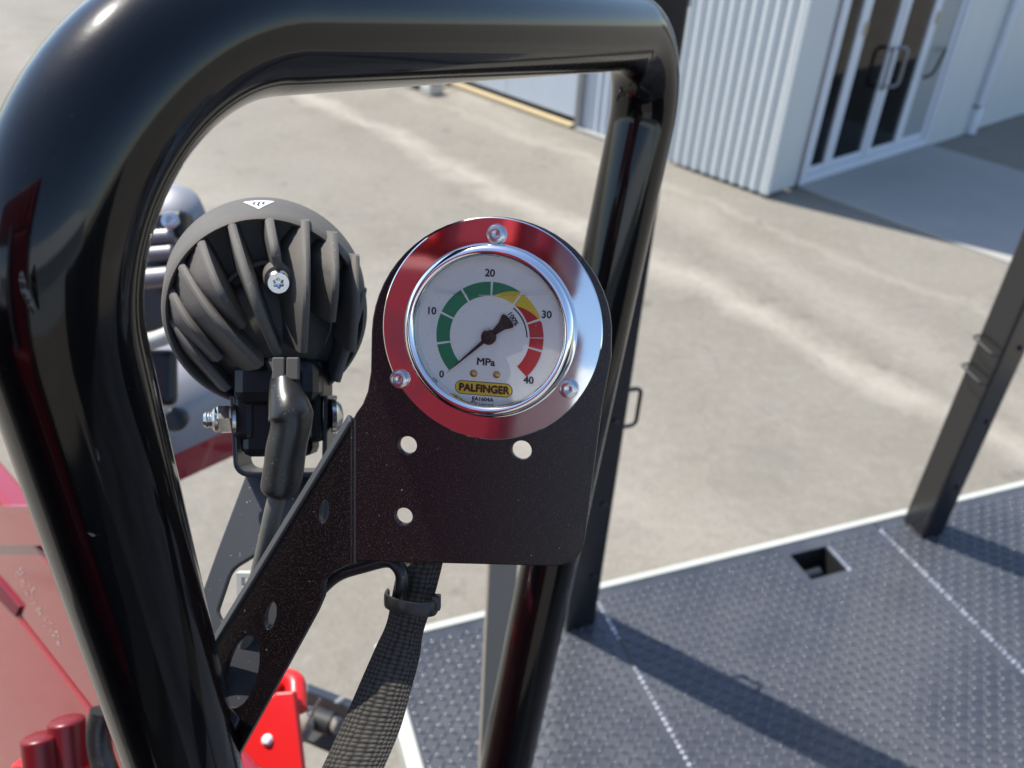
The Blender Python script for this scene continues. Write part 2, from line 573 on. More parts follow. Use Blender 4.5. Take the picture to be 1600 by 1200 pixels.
M['wall2'] = mat('pale blue wall', (0.56, 0.62, 0.70), 0.55, build=streaky((0.44, 0.48, 0.52), (0.52, 0.56, 0.60), (1, 1, 0.12), 3))
M['alu'] = mat('white door aluminium', (0.66, 0.69, 0.73), 0.4)
M['kerb_yellow'] = mat('faded yellow kerb paint', (0.62, 0.44, 0.20), 0.8, build=streaky((0.42, 0.33, 0.19), (0.56, 0.44, 0.25), (1, 1, 1), 9))
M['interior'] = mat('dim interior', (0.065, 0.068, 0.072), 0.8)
M['frost'] = mat('grey sidelight film', (0.30, 0.33, 0.33), 0.35)
M['sticker'] = mat('tan sticker', (0.50, 0.38, 0.22), 0.6)
M['pvc'] = mat('white downpipe', (0.62, 0.66, 0.70), 0.35)
M['dark'] = mat('black plastic', (0.010, 0.010, 0.011), 0.35)
M['silver'] = mat('machined aluminium', (0.25, 0.24, 0.25), 0.5, 0.7)
M['silver_paint'] = mat('silver grey paint', (0.26, 0.26, 0.28), 0.45, 0.1, coat=0.2)
M['dust'] = mat('dusty debris', (0.22, 0.20, 0.17), 0.9)
M['pale_block'] = mat('pale block', (0.55, 0.52, 0.46), 0.8)

def glassy(name, tint, ior=1.5, refl=1.0, dust=0.0):
    m = bpy.data.materials.new(name); m.use_nodes = True
    t = m.node_tree; t.nodes.clear()
    out = t.nodes.new('ShaderNodeOutputMaterial')
    fr = t.nodes.new('ShaderNodeFresnel'); fr.inputs[0].default_value = ior
    tr = t.nodes.new('ShaderNodeBsdfTransparent'); tr.inputs[0].default_value = (*tint, 1)
    gl = t.nodes.new('ShaderNodeBsdfGlossy'); gl.inputs['Roughness'].default_value = 0.02
    mx = t.nodes.new('ShaderNodeMixShader')
    f = math_n(t, 'MULTIPLY', fr.outputs[0], refl)
    t.links.new(f, mx.inputs[0]); t.links.new(tr.outputs[0], mx.inputs[1]); t.links.new(gl.outputs[0], mx.inputs[2])
    last = mx.outputs[0]
    if dust:
        df_ = t.nodes.new('ShaderNodeBsdfDiffuse'); df_.inputs[0].default_value = (0.7, 0.62, 0.58, 1)
        m2 = t.nodes.new('ShaderNodeMixShader')
        s1 = ramp(t, noise_n(t, 1500, 2, 0.6), [(0.695, 0.0), (0.76, dust)])
        s2 = ramp(t, noise_n(t, 60, 4, 0.7), [(0.50, 0.0), (0.80, dust * 0.10)])
        t.links.new(math_n(t, 'ADD', s1, s2), m2.inputs[0])
        t.links.new(last, m2.inputs[1]); t.links.new(df_.outputs[0], m2.inputs[2])
        last = m2.outputs[0]
    t.links.new(last, out.inputs[0])
    return m
M['gauge_glass'] = glassy('gauge glass', (0.99, 0.99, 0.98), 1.5, 0.75, 0.55)
M['door_glass'] = glassy('door glass', (0.45, 0.47, 0.48), 1.5, 1.0)
M['meniscus'] = glassy('gauge liquid surface', (0.30, 0.29, 0.31), 1.4, 1.0)

# ------------------------------------------------------------------ the yard
bm = bmesh.new()
S = 600
vs = [bm.verts.new(p) for p in ((-S, -S, 0), (S, -S, 0), (S, S, 0), (-S, S, 0))]
bm.faces.new(vs)
o = obj('ground', bm, M['yard'], smooth=False)
tag(o, 'sunlit beige concrete yard with pale wash trails', 'ground', kind='structure')

K = Vector((2.364, 7.857, 0))                 # building corner at the yard
A1, A2 = R(133.5), R(41.0)
W1 = Vector((math.cos(A1), math.sin(A1), 0))  # along the sunlit wall
W2 = Vector((math.cos(A2), math.sin(A2), 0))  # along the shaded wall
N1 = Vector((W1.y, -W1.x, 0)) * -1            # outward normals
if N1.dot(-K) < 0: N1 = -N1
N2 = Vector((W2.y, -W2.x, 0))
if N2.dot(-K) < 0: N2 = -N2

bm = bmesh.new()
a0 = K + W2 * 0.50
apr = [a0 + N2 * 0.0, a0 + N2 * 2.75, a0 + N2 * 2.75 + W2 * 2.62, a0 + W2 * 2.62]
lo = [bm.verts.new(p - Z * 0.05) for p in apr]; hi = [bm.verts.new(p + Z * 0.022) for p in apr]
bm.faces.new(hi)
for i in range(4): bm.faces.new((lo[i], lo[(i + 1) % 4], hi[(i + 1) % 4], hi[i]))
o = obj('concrete_apron', bm, M['apron'], smooth=False, bevel=0.008)
tag(o, 'smooth pale concrete apron in front of the glass doors', 'apron', kind='structure')

# ------------------------------------------------------------------ the building
HB = 4.3
bld = empty('factory_building', K, 'white corrugated factory building with glass doors beyond the yard', 'building')

def corrugated(p0, d, n, length, z0, z1, pitch, amp):
    bm = bmesh.new()
    k = max(2, int(round(length / pitch)) * 12)
    lo, hi = [], []
    for i in range(k + 1):
        s = length * i / k
        ph = 2 * math.pi * s / pitch
        w = 0.5 + 0.5 * math.cos(ph)
        w = w ** 0.6
        q = p0 + d * s + n * (amp * w)
        lo.append(bm.verts.new(q + Z * z0)); hi.append(bm.verts.new(q + Z * z1))
    for i in range(k): bm.faces.new((lo[i], lo[i + 1], hi[i + 1], hi[i]))
    return bm

obj('corrugated_wall', corrugated(K + W1 * 0.03, W1, N1, 1.19, 0.03, HB, 0.119, 0.042), M['wall'], bld, angle=60)
obj('corrugated_wall', corrugated(K + W2 * 0.03, W2, N2, 0.40, 0.03, HB, 0.08, 0.014), M['wall'], bld, angle=60)
obj('corner_flashing', abox(bmesh.new(), K + Z * (HB / 2 + 0.01) + N1 * 0.02 + N2 * 0.005, (0.06, 0.05, HB - 0.04), W1, N1), M['wall'], bld, bevel=0.012)
obj('corrugated_wall', corrugated(K + W1 * 1.62 - N1 * 0.03, W1, N1, 0.92, 0.03, HB, 0.115, 0.03), M['wall2'], bld, angle=60)
# recess with a dark opening between the two corrugated runs
obj('wall', abox(bmesh.new(), K + W1 * 1.42 - N1 * 0.04 + Z * 0.75, (0.40, 0.05, 1.5), W1, N1), M['wall'], bld, smooth=False)
w = obj('window', abox(bmesh.new(), K + W1 * 1.42 - N1 * 0.10 + Z * 2.7, (0.42, 0.02, 2.4), W1, N1), M['interior'], bld, smooth=False)
for s in (-1, 1):
    obj('window_frame', abox(bmesh.new(), K + W1 * (1.42 + s * 0.195) - N1 * 0.05 + Z * 2.7, (0.035, 0.06, 2.4), W1, N1), M['alu'], w, smooth=False)
obj('corner_flashing', abox(bmesh.new(), K + W1 * 2.57 + N1 * 0.005 + Z * HB / 2, (0.10, 0.06, HB), W1, N1), M['grey_steel'], bld, bevel=0.01)
# flat white wall further along, with a yellow painted plinth
for i in range(7):
    obj('wall_panel', abox(bmesh.new(), K + W1 * (3.24 + i * 1.206) - N1 * 0.02 + Z * (HB / 2 + 0.06), (1.20, 0.05, HB - 0.12), W1, N1), M['wall2'], bld, smooth=False, bevel=0.004)
obj('plinth', abox(bmesh.new(), K + W1 * 6.85 + N1 * 0.02 + Z * 0.03, (8.45, 0.12, 0.05), W1, N1), M['kerb_yellow'], bld, bevel=0.01)
obj('plinth', abox(bmesh.new(), K + W1 * 2.09 + N1 * 0.035 + Z * 0.02, (0.92, 0.08, 0.04), W1, N1), M['apron'], bld, bevel=0.005)
# shaded wall to the right of the doors
D0, D1 = 0.52, 3.05
obj('wall', abox(bmesh.new(), K + W2 * (D1 + 0.50) - N2 * 0.02 + Z * HB / 2, (0.98, 0.06, HB), W2, N2), M['wall'], bld, smooth=False)
obj('wall', abox(bmesh.new(), K + W2 * (D1 + 3.95) - N2 * 0.055 + Z * HB / 2, (5.9, 0.06, HB), W2, N2), M['wall'], bld, smooth=False)
# doors: one outer frame, four glazed panels with stiles, handles
df = obj('door_frame', abox(bmesh.new(), K + W2 * (D0 + D1) / 2 - N2 * 0.03 + Z * 0.06, (D1 - D0, 0.09, 0.08), W2, N2), M['alu'], bld, bevel=0.005)
for s in (D0 + 0.03, D1 - 0.035):
    obj('jamb', abox(bmesh.new(), K + W2 * s - N2 * 0.03 + Z * 1.30, (0.06, 0.09, 2.40), W2, N2), M['alu'], df, bevel=0.005)
obj('lintel', abox(bmesh.new(), K + W2 * (D0 + D1) / 2 - N2 * 0.03 + Z * 2.56, (D1 - D0, 0.09, 0.10), W2, N2), M['alu'], df, bevel=0.005)
obj('wall', abox(bmesh.new(), K + W2 * (D0 + D1) / 2 - N2 * 0.03 + Z * (2.62 + (HB - 2.62) / 2), (D1 - D0, 0.06, HB - 2.62), W2, N2), M['wall'], bld, smooth=False)
panels = ((D0 + 0.065, 0.40, 'clear'), (D0 + 0.475, 0.70, 'clear'), (D0 + 1.185, 0.66, 'clear'), (D0 + 1.855, 0.60, 'frost'))
for i, (s, wd, kd) in enumerate(panels):
    leaf = obj('door_panel', abox(bmesh.new(), K + W2 * (s + 0.04) - N2 * (0.02 + 0.012 * (i % 2)) + Z * 1.305, (0.085, 0.035, 2.40), W2, N2), M['alu'], bld, bevel=0.004)
    nb = bmesh.new()
    abox(nb, K + W2 * (s + wd - 0.035) - N2 * (0.02 + 0.012 * (i % 2)) + Z * 1.305, (0.065, 0.035, 2.40), W2, N2)
    obj('stile', nb, M['alu'], leaf, bevel=0.004)
    obj('rail', abox(bmesh.new(), K + W2 * (s + wd / 2) - N2 * (0.021 + 0.012 * (i % 2)) + Z * 0.14, (wd - 0.15, 0.03, 0.07), W2, N2), M['alu'], leaf, bevel=0.004)
    obj('pane', abox(bmesh.new(), K + W2 * (s + wd / 2) - N2 * (0.024 + 0.012 * (i % 2)) + Z * 1.34, (wd - 0.15, 0.008, 2.33), W2, N2), M['frost'] if kd == 'frost' else M['door_glass'], leaf, smooth=False)
    if i in (1, 2):
        hx = s + (wd - 0.03 if i == 1 else 0.04)
        p = K + W2 * hx - N2 * 0.0
        k_ = W2 * (-0.11 if i == 1 else 0.11)
        path = fillet([p + Z * 0.84, p + N2 * 0.06 + k_ + Z * 0.84, p + N2 * 0.06 + k_ + Z * 1.22, p + Z * 1.22], 0.06, 6)
        obj('pull_handle', tube(bmesh.new(), path, 0.018, 12), M['silver'], leaf)
    if i == 3:
        p = K + W2 * (s + 0.12)
        path = catmull([p + Z * 0.84 + N2 * 0.0, p + N2 * 0.07 + Z * 0.90 + W2 * 0.03, p + N2 * 0.08 + Z * 1.05 + W2 * 0.10, p + N2 * 0.04 + Z * 1.12 + W2 * 0.22, p + N2 * 0.0 + Z * 1.10 + W2 * 0.30], 8)
        obj('pull_handle', tube(bmesh.new(), path, 0.016, 10), M['dark'], leaf)
    if i in (1, 3):
        for zz in (1.45, 1.78):
            obj('sticker', abox(bmesh.new(), K + W2 * (s + 0.045) + N2 * 0.0 + Z * zz, (0.04, 0.006, 0.12), W2, N2), M['sticker'], leaf, smooth=False)
# a dim room behind the glass
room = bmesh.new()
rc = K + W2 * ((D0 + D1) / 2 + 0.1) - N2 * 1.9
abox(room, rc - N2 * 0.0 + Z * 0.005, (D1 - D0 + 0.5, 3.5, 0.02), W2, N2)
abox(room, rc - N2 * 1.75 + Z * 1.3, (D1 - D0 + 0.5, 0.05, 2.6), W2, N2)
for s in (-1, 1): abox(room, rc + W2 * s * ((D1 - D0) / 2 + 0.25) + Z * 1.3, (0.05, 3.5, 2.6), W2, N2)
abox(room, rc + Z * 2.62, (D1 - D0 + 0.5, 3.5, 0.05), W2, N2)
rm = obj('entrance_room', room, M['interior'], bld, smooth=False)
obj('counter', abox(bmesh.new(), K + W2 * 1.1 - N2 * 1.6 + Z * 0.5, (1.3, 0.5, 1.0), W2, N2), M['grey_steel'], rm, smooth=False)
obj('roof', abox(bmesh.new(), K + W1 * 5.2 + W2 * 4.3 + Z * (HB + 0.06), (10.5, 8.8, 0.10), W1, W2), M['wall'], bld, smooth=False)
obj('wall', abox(bmesh.new(), K + W1 * 11.2 + W2 * 4.5 + Z * HB / 2, (0.1, 8.0, HB), W1, W2), M['wall'], bld, smooth=False)

dp = K + W2 * (D1 + 1.02) + N2 * 0.05
dr = obj('downpipe', lathe(bmesh.new(), dp, Z, [(0.052, 0.16), (0.052, HB)], 20), M['pvc'], bld)
obj('boot', lathe(bmesh.new(), dp, Z, [(0.066, 0.012), (0.066, 0.31), (0.053, 0.33)], 20), M['pvc'], dr)
for zz in (0.34, 1.62):
    obj('clip', abox(bmesh.new(), dp + Z * zz - N2 * 0.01, (0.15, 0.10, 0.025), W2, N2), M['grey_steel'], dr, bevel=0.004)

# small pale block lying by the far wall
pb = onz(660, 140, 0)
rt = empty('wheel_chock', pb, 'small pale block with a dark opening lying by the far white wall', 'block')
bm = bmesh.new()
for s in (-1, 1): abox(bm, pb + W1 * s * 0.20 + Z * 0.06, (0.22, 0.22, 0.12), W1, N1)
abox(bm, pb + Z * 0.15, (0.62, 0.20, 0.06), W1, N1)
obj('body', bm, M['pale_block'], rt, bevel=0.02)
obj('handle', tube(bmesh.new(), [pb + N1 * 0.02 + Z * 0.16, pb + W2 * 0.25 + Z * 0.10, pb + W2 * 0.5 + Z * 0.035], 0.03, 10), M['dark'], rt)

# ------------------------------------------------------------------ the truck deck
E1 = Vector((math.cos(R(21.4)), math.sin(R(21.4)), 0))     # along the deck edge
E2 = Vector((-E1.y, E1.x, 0))                              # outwards over the edge
DO = Vector((0.205, 1.363, HD))                            # on the edge where the first seam meets it
deck = empty('truck_deck', DO, 'dark grey treadplate truck deck with welded seams and a pale edge rail', 'truck deck')
def dk(s, t, z=0.0): return DO + E1 * s + E2 * t + Z * z
SL, S1, S2, SR = -0.475, 0.0, 0.80, 1.75                   # left end, two seams, far right
TL = -3.0
hole_px = [(1235, 868), (1290, 852), (1322, 890), (1268, 907)]
hq = [onz(px, py, HD) - DO for px, py in hole_px]
hole2 = [(p.dot(E1), p.dot(E2)) for p in hq]
hs0, hs1 = sum(p[0] for p in (hole2[0], hole2[3])) / 2, sum(p[0] for p in (hole2[1], hole2[2])) / 2
ht0, ht1 = sum(p[1] for p in (hole2[2], hole2[3])) / 2, sum(p[1] for p in (hole2[0], hole2[1])) / 2
hole_r = [(hs0, ht0), (hs1, ht0), (hs1, ht1), (hs0, ht1)]

def lug(bm, c, ang, sc_=1.0):
    ca, sa = math.cos(ang), math.sin(ang)
    a = (E1 * ca + E2 * sa); b = (E2 * ca - E1 * sa)
    L, Wd, H = 0.0118 * sc_, 0.0042 * sc_, 0.0028
    prof = ((-1.0, 0.25, 0.0), (-0.55, 0.8, 0.0), (0.25, 1.0, 0.0), (0.8, 0.65, 0.0), (1.0, 0.0, 0.0))
    base = [c + a * (-L)]
    outl = [(-1, 0), (-0.6, 0.55), (0.1, 1.0), (0.7, 0.85), (1, 0), (0.7, -0.85), (0.1, -1.0), (-0.6, -0.55)]
    lo = [bm.verts.new(c + a * (L * x) + b * (Wd * y)) for x, y in outl]
    hi = [bm.verts.new(c + a * (L * (0.08 + x * 0.68)) + b * (Wd * y * 0.52) + Z * H) for x, y in outl]
    for i in range(8):
        j = (i + 1) % 8
        bm.faces.new((lo[i], lo[j], hi[j], hi[i]))
    bm.faces.new(hi)

def lugs(s0, s1, t0, t1, avoid=None):
    bm = bmesh.new()
    p = 0.0198
    i0 = int(math.floor(s0 / p)); 
    rows = int((t1 - t0) / p); cols = int((s1 - s0) / p)
    for j in range(rows):
        for i in range(cols):
            s = s0 + 0.012 + i * p; t = t1 - 0.02 - j * p
            if s > s1 - 0.012: continue
            if avoid and avoid[0] - 0.02 < s < avoid[1] + 0.02 and avoid[2] - 0.02 < t < avoid[3] + 0.02: continue
            lug(bm, dk(s, t, 0.0), R(45 if (i + j) % 2 else 135))
    return bm

for (s0, s1, tl) in ((SL, S1 - 0.002, TL), (S1 + 0.002, S2 - 0.002, TL), (S2 + 0.002, SR, TL)):
    bm = bmesh.new()
    mid = s0 < 0.3 < s1
    plate(bm, [(s0, tl), (s1, tl), (s1, -0.022), (s0, -0.022)], [hole_r] if mid else [], DO, E1, E2, Z, 0.006)
    dp_ = obj('deck_plate', bm, M['deck'], deck, smooth=False)
    l = obj('tread_lugs', lugs(s0, s1, max(tl, -1.15), -0.03, (hs0, hs1, ht0, ht1) if mid else None), M['lug'], dp_, angle=80)
    l['kind'] = 'stuff'

def bead(p, q, step=0.0125, r=0.0050, gap=None):
    bm = bmesh.new()
    n = int((q - p).length / step)
    d = (q - p).normalized(); sd_ = d.cross(Z)
    for i in range(n):
        f = i / n
        if gap and gap(f): continue
        c = p + (q - p) * (f + random.uniform(-0.1, 0.1) / n)
        k = random.uniform(0.65, 1.2)
        lathe(bm, c + Z * 0.0002, Z, [(r * k, 0), (r * k * 0.8, 0.0020 * k), (0, 0.0034 * k)], 8, cap0=False)
    return bm
obj('weld_bead', bead(dk(S1, -0.03), dk(S1, -0.17)), M['weld'], deck)
obj('weld_bead', bead(dk(S1, -0.24), dk(S1, -1.2)), M['weld'], deck)
obj('weld_bead', bead(dk(S2, -0.05), dk(S2, -1.2)), M['weld'], deck)
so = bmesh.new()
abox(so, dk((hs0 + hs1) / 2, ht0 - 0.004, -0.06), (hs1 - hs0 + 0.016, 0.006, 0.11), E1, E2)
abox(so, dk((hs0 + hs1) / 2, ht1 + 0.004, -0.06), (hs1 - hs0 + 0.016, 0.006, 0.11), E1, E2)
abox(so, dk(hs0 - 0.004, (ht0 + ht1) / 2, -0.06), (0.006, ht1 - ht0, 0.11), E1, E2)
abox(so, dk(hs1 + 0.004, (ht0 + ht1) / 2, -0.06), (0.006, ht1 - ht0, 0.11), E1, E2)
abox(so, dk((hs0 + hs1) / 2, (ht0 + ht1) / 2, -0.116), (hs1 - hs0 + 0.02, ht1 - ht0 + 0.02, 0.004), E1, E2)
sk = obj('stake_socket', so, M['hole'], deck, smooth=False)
obj('pin', tube(bmesh.new(), [dk(hs0 + 0.015, ht0 + 0.035, -0.03), dk(hs0 + 0.055, ht0 + 0.03, -0.022)], 0.014, 14), M['post'], sk)
obj('weld_bead', bead(dk(hs1 + 0.006, ht0), dk(hs1 + 0.006, ht1), 0.008, 0.005), M['weld'], sk)
obj('edge_rail', abox(bmesh.new(), dk((SL + SR) / 2, -0.009, -0.038), (SR - SL, 0.018, 0.080), E1, E2), M['coaming'], deck, bevel=0.003)
obj('side_skirt', abox(bmesh.new(), dk((SL + SR) / 2, -0.011, -0.20), (SR - SL - 0.02, 0.014, 0.24), E1, E2), M['grey_steel'], deck, smooth=False)
obj('end_rail', abox(bmesh.new(), dk(SL - 0.016, -0.25, -0.036), (0.030, 0.46, 0.080), E1, E2), M['coaming'], deck, bevel=0.004)
obj('end_bracket', abox(bmesh.new(), dk(SL - 0.045, -0.475, -0.030), (0.09, 0.06, 0.07), E1, E2), M['coaming'], deck, bevel=0.006)
obj('cross_member', abox(bmesh.new(), dk(SL + 0.3, -0.9, -0.10), (0.10, 1.5, 0.16), E1, E2), M['hole'], deck, smooth=False)
obj('chassis_rail', abox(bmesh.new(), dk(0.6, -1.0, -0.45), (3.0, 0.10, 0.30), E1, E2), M['hole'], deck, smooth=False)

hbd = obj('added_headboard', abox(bmesh.new(), dk(0.75, -2.9, 0.62), (2.2, 0.05, 1.24), E1, E2), M['post'], deck, bevel=0.006)  # unseen black board and uprights, added to block the yard's reflection in the tube
for k in range(4):
    obj('upright', abox(bmesh.new(), dk(-0.25 + 0.66 * k, -2.85, 0.64), (0.06, 0.05, 1.28), E1, E2), M['post'], hbd, bevel=0.005)

# ------------------------------------------------------------------ stake posts standing on the deck
def stake_post(c, h, hook_z, side, label):
    rt = empty('stake_post', c, label, 'post', 'black stake posts along the deck edge')
    bm = bmesh.new()
    abox(bm, c + Z * h / 2, (0.071, 0.071, h), E1, E2)
    obj('tube', bm, M['post'], rt, bevel=0.006, seg=3)
    hk = bmesh.new()
    if side > 0:
        a, d = c + E1 * 0.036, E1
        path = [a + Z * hook_z, a + d * 0.042 + Z * hook_z, a + d * 0.042 + Z * (hook_z - 0.085), a + Z * (hook_z - 0.085)]
        tube(hk, fillet(path, 0.012, 5), 0.0042, 10)
        obj('hook', hk, M['post'], rt)
    else:
        for k in (0, 1):
            zz = hook_z - 0.075 * k
            path = [c - E2 * 0.03 - E1 * 0.0355 + Z * (zz - 0.008), c - E1 * 0.055 - E2 * 0.03 + Z * (zz - 0.006), c - E1 * 0.052 + E2 * 0.036 + Z * (zz + 0.004), c - E1 * 0.0355 + E2 * 0.034 + Z * (zz + 0.006)]
            hk2 = bmesh.new()
            tube(hk2, fillet(path, 0.01, 4), 0.0028, 10)
            obj('hook', hk2, M['hook'], rt)
    for i in range(3):
        obj('bolt', lathe(bmesh.new(), c - E2 * 0.0372 + E1 * 0.012 + Z * (0.16 + 0.2 * i), -E2, [(0.006, 0), (0.006, 0.002), (0.004, 0.0035), (0, 0.004)], 12), M['post'], rt)
    return rt
p2c = Vector((1.083, 1.632, HD))
p1c = Vector((0.168, 1.268, HD))
stake_post(p1c, 1.38, 0.60, 1, 'black square post just behind the gauge plate and right tube leg')
stake_post(p2c, 1.38, 0.555, -1, 'black square post standing alone at the right edge of the deck')
# short galvanised flat upright behind the plate
gp = onz(764, 1240, HD)
rt = empty('galvanised_upright', gp, 'pale galvanised upright just left of the glossy right tube leg', 'post')
obj('flat_bar', abox(bmesh.new(), gp + Z * 0.31, (0.044, 0.012, 0.62), E1, E2), M['upright'], rt, bevel=0.002)
obj('base_foot', abox(bmesh.new(), gp + Z * 0.005, (0.07, 0.06, 0.008), E1, E2), M['upright'], rt, bevel=0.002)

# ------------------------------------------------------------------ the tube hoop
TR = 0.024
LA = at(118, 600, 0.268)
cB = Vector((0.083, 0.655, 2.737))
leg_r = [at(1002, 193, 0.61), at(959, 427, 0.655), at(848, 887, 0.745), at(790, 1200, 0.775)]
d_r = (leg_r[3] - leg_r[0]).normalized()
topB = leg_r[0] - d_r * 0.063
topA = Vector((LA.x, LA.y, 2.805))
foot = leg_r[3] + d_r * 0.62
hoop = empty('guard_hoop', (LA.x, LA.y, 1.46), 'glossy black bent tube guard hoop framing the gauge and lamp', 'guard rail')
path = fillet([Vector((LA.x, LA.y, 1.46)), topA, topB, foot], [0.085, 0.056], 24)
obj('tube', tube(bmesh.new(), path, TR, 40), M['tube'], hoop, angle=80)
def on_leg(px, py, r):
    d = ray(px, py); dx, dy = d.x, d.y
    ox, oy = EYE.x - LA.x, EYE.y - LA.y
    A, B, C = dx * dx + dy * dy, 2 * (ox * dx + oy * dy), ox * ox + oy * oy - r * r
    D = B * B - 4 * A * C
    return EYE + d * ((-B - math.sqrt(max(D, 0))) / (2 * A))
for pts_ in ([(33, 424, 2), (34, 438, 5), (39, 456, 6.5), (46, 474, 5), (54, 492, 2)], [(138, 832, 2), (148, 838, 4), (158, 834, 2)], [(150, 700, 1.5), (153, 712, 2), (156, 722, 1)]):
    sb = bmesh.new(); prev = None
    for k_, (px, py, w_) in enumerate(pts_):
        cur = [sb.verts.new(on_leg(px + w_ * a_, py - w_ * 0.3 * a_, TR + 0.00008)) for a_ in (-1, -0.3, 0.4, 1)]
        if prev:
            for i in range(3): sb.faces.new((prev[i], prev[i + 1], cur[i + 1], cur[i]))
        prev = cur
    obj('paint_scuff', sb, M['scuff'], hoop)
obj('foot_plate', abox(bmesh.new(), Vector((LA.x, LA.y, 1.445)), (0.12, 0.12, 0.012), E1, E2), M['tube'], hoop, bevel=0.003)
obj('foot_plate', abox(bmesh.new(), foot + Z * 0.005, (0.12, 0.12, 0.012), E1, E2), M['tube'], hoop, bevel=0.003)

# ------------------------------------------------------------------ the gauge and its bracket
ZG = 0.3167
GO = at(766, 517, ZG)
vd = ray(766, 517).normalized()
tx, ty = -0.20, 0.11
GN = (-vd + RIGHT * tx + DOWN * ty).normalized()
GU = (RIGHT * math.cos(R(3)) + DOWN * math.sin(R(3)))
GU = (GU - GN * GU.dot(GN)).normalized()
GV = GN.cross(GU)
FT = 0.0018                               # flange thickness; GO lies on its front face
PO = GO - GN * FT                         # front of the bracket plate
def pl(px, py):
    p = onplane(px, py, PO, GN) - PO
    return (p.dot(GU), p.dot(GV))
brk = empty('gauge_bracket', onplane(720, 880, PO, GN), 'black folded sheet bracket with round holes carrying the gauge', 'bracket')
arc = [(768 + 188 * math.cos(a), 524 - 186 * math.sin(a)) for a in [R(x) for x in range(178, 1, -6)]]
outl = [(550, 877), (549, 660), (556, 646), (566, 632), (574, 612), (579, 580)] + arc + [(955, 560), (940, 640)]
outl += [(914, 838), (911, 855), (904, 869), (892, 879), (877, 884), (860, 885)]
o2 = [pl(*p) for p in outl]
holes = []
for (hx, hy, hr) in ((637, 696, 14.5), (815, 704, 15.5), (631, 807, 14)):
    cx, cy = pl(hx, hy)
    holes.append(circ(cx, cy, hr / FOC * 0.325, 26))
holes.append(circ(0, 0, 0.031, 48))
obj('face_plate', plate(bmesh.new(), o2, holes, PO, GU, GV, GN, 0.003), M['powder'], brk, bevel=0.0006, angle=30)
# folded arm running back to the hoop's left leg
b0, b1 = onplane(551, 655, PO, GN), onplane(551, 880, PO, GN)
e0 = at(335, 1090, 0.392)
AN = (b1 - b0).cross(e0 - b0).normalized()
if AN.dot(EYE - b0) < 0: AN = -AN
AV = (b0 - b1).normalized(); AU = AV.cross(AN)
def al(px, py):
    p = onplane(px, py, b0, AN) - b0
    return (p.dot(AU), p.dot(AV))
ao = [(552, 655), (540, 662), (335, 1010), (300, 1075), (296, 1290), (322, 1272), (493, 958), (503, 935), (506, 908), (516, 896), (552, 878)]
aho = [[al(*p) for p in circ(505, 799, 7.5, 20, 18, R(8))],
       [al(*p) for p in circ(422, 962, 8.5, 20, 22, R(12))],
       [al(*p) for p in circ(377, 1050, 25, 32, 58, R(14))]]
obj('arm_plate', plate(bmesh.new(), [al(*p) for p in ao], aho, b0, AU, AV, AN, 0.003), M['powder'], brk, bevel=0.0005, angle=30)
lipa, lipb = onplane(546, 654, b0, AN), onplane(330, 1008, b0, AN)
ld_ = (lipb - lipa).normalized()
ln_ = (-FWD * 0.25 + Z * 0.9 - RIGHT * 0.35); ln_ = (ln_ - ld_ * ln_.dot(ld_)).normalized()
obj('arm_lip', box(bmesh.new(), (lipa + lipb) / 2 - AN * 0.0012, ld_, ln_, ld_.cross(ln_), (lipb - lipa).length, 0.0022, 0.0046), M['powder_edge'], brk, bevel=0.0007)
# rounded fold between the two
bend = bmesh.new()
tube(bend, [b0 - GN * 0.0016 + GU * 0.0004, b1 - GN * 0.0016 + GU * 0.0004], 0.0019, 14)
obj('fold', bend, M['powder'], brk)

GM = frame(GO, GU, GV, GN)
gg = empty('pressure_gauge', GM, 'round chrome flanged pressure gauge with white dial reading zero', 'gauge')
mm = 0.001
# flange disc with a rolled rim
fl = bmesh.new()
lathe(fl, (0, 0, 0), Z, [(0.031, -FT), (0.0422, -FT), (0.0425, -FT * 0.6), (0.0425, -0.0003), (0.0421, 0.0), (0.0312, 0.0)], 128, cap0=False, cap1=False)
obj('flange', fl, M['flange'], gg, local=True, angle=25)
# raised bezel: domed ring falling to the glass
bz = bmesh.new()
prof = [(0.0330, -0.002), (0.0330, 0.0022), (0.0328, 0.0040), (0.0322, 0.0055), (0.0312, 0.0066), (0.0301, 0.0070), (0.0292, 0.0068), (0.0285, 0.0061), (0.0281, 0.0052), (0.0279, 0.0040), (0.0278, -0.001)]
lathe(bz, (0, 0, 0), Z, prof, 128, cap0=False, cap1=False)
obj('bezel_ring', bz, M['chrome'], gg, local=True, angle=60)
gl = bmesh.new()
lathe(gl, (0, 0, 0), Z, [(0.0279, 0.0040), (0.0278, 0.0042), (0, 0.0042)], 96, cap0=False)
obj('glass', gl, M['gauge_glass'], gg, local=True, angle=30)
ZD = 0.0008                                   # dial surface height
dl = bmesh.new()
lathe(dl, (0, 0, 0), Z, [(0.0282, ZD - 0.001), (0.0282, ZD), (0, ZD)], 96, cap0=False)
dial = obj('dial', dl, M['dial'], gg, local=True, angle=30)
_p = onplane(764.8, 526.0, GO + GN * ZD, GN) - GO
CX, CY = _p.dot(GU), _p.dot(GV)               # pivot on the dial
R0, R1 = 0.0154, 0.0207
def pol(r, a, z): return Vector((CX + r * math.cos(R(a)), CY + r * math.sin(R(a)), z))
def arc_seg(a0, a1, rin, rout, z, n=14):
    bm = bmesh.new()
    prev = None
    for i in range(n + 1):
        a = a0 + (a1 - a0) * i / n
        ri, ro = rin(a), rout(a)
        cur = (bm.verts.new(pol(ri, a, z)), bm.verts.new(pol(ro, a, z)))
        if prev and (prev[1].co - prev[0].co).length + (cur[1].co - cur[0].co).length > 1e-6:
            bm.faces.new((prev[0], prev[1], cur[1], cur[0]))
        prev = cur
    return bm
TOP = 90
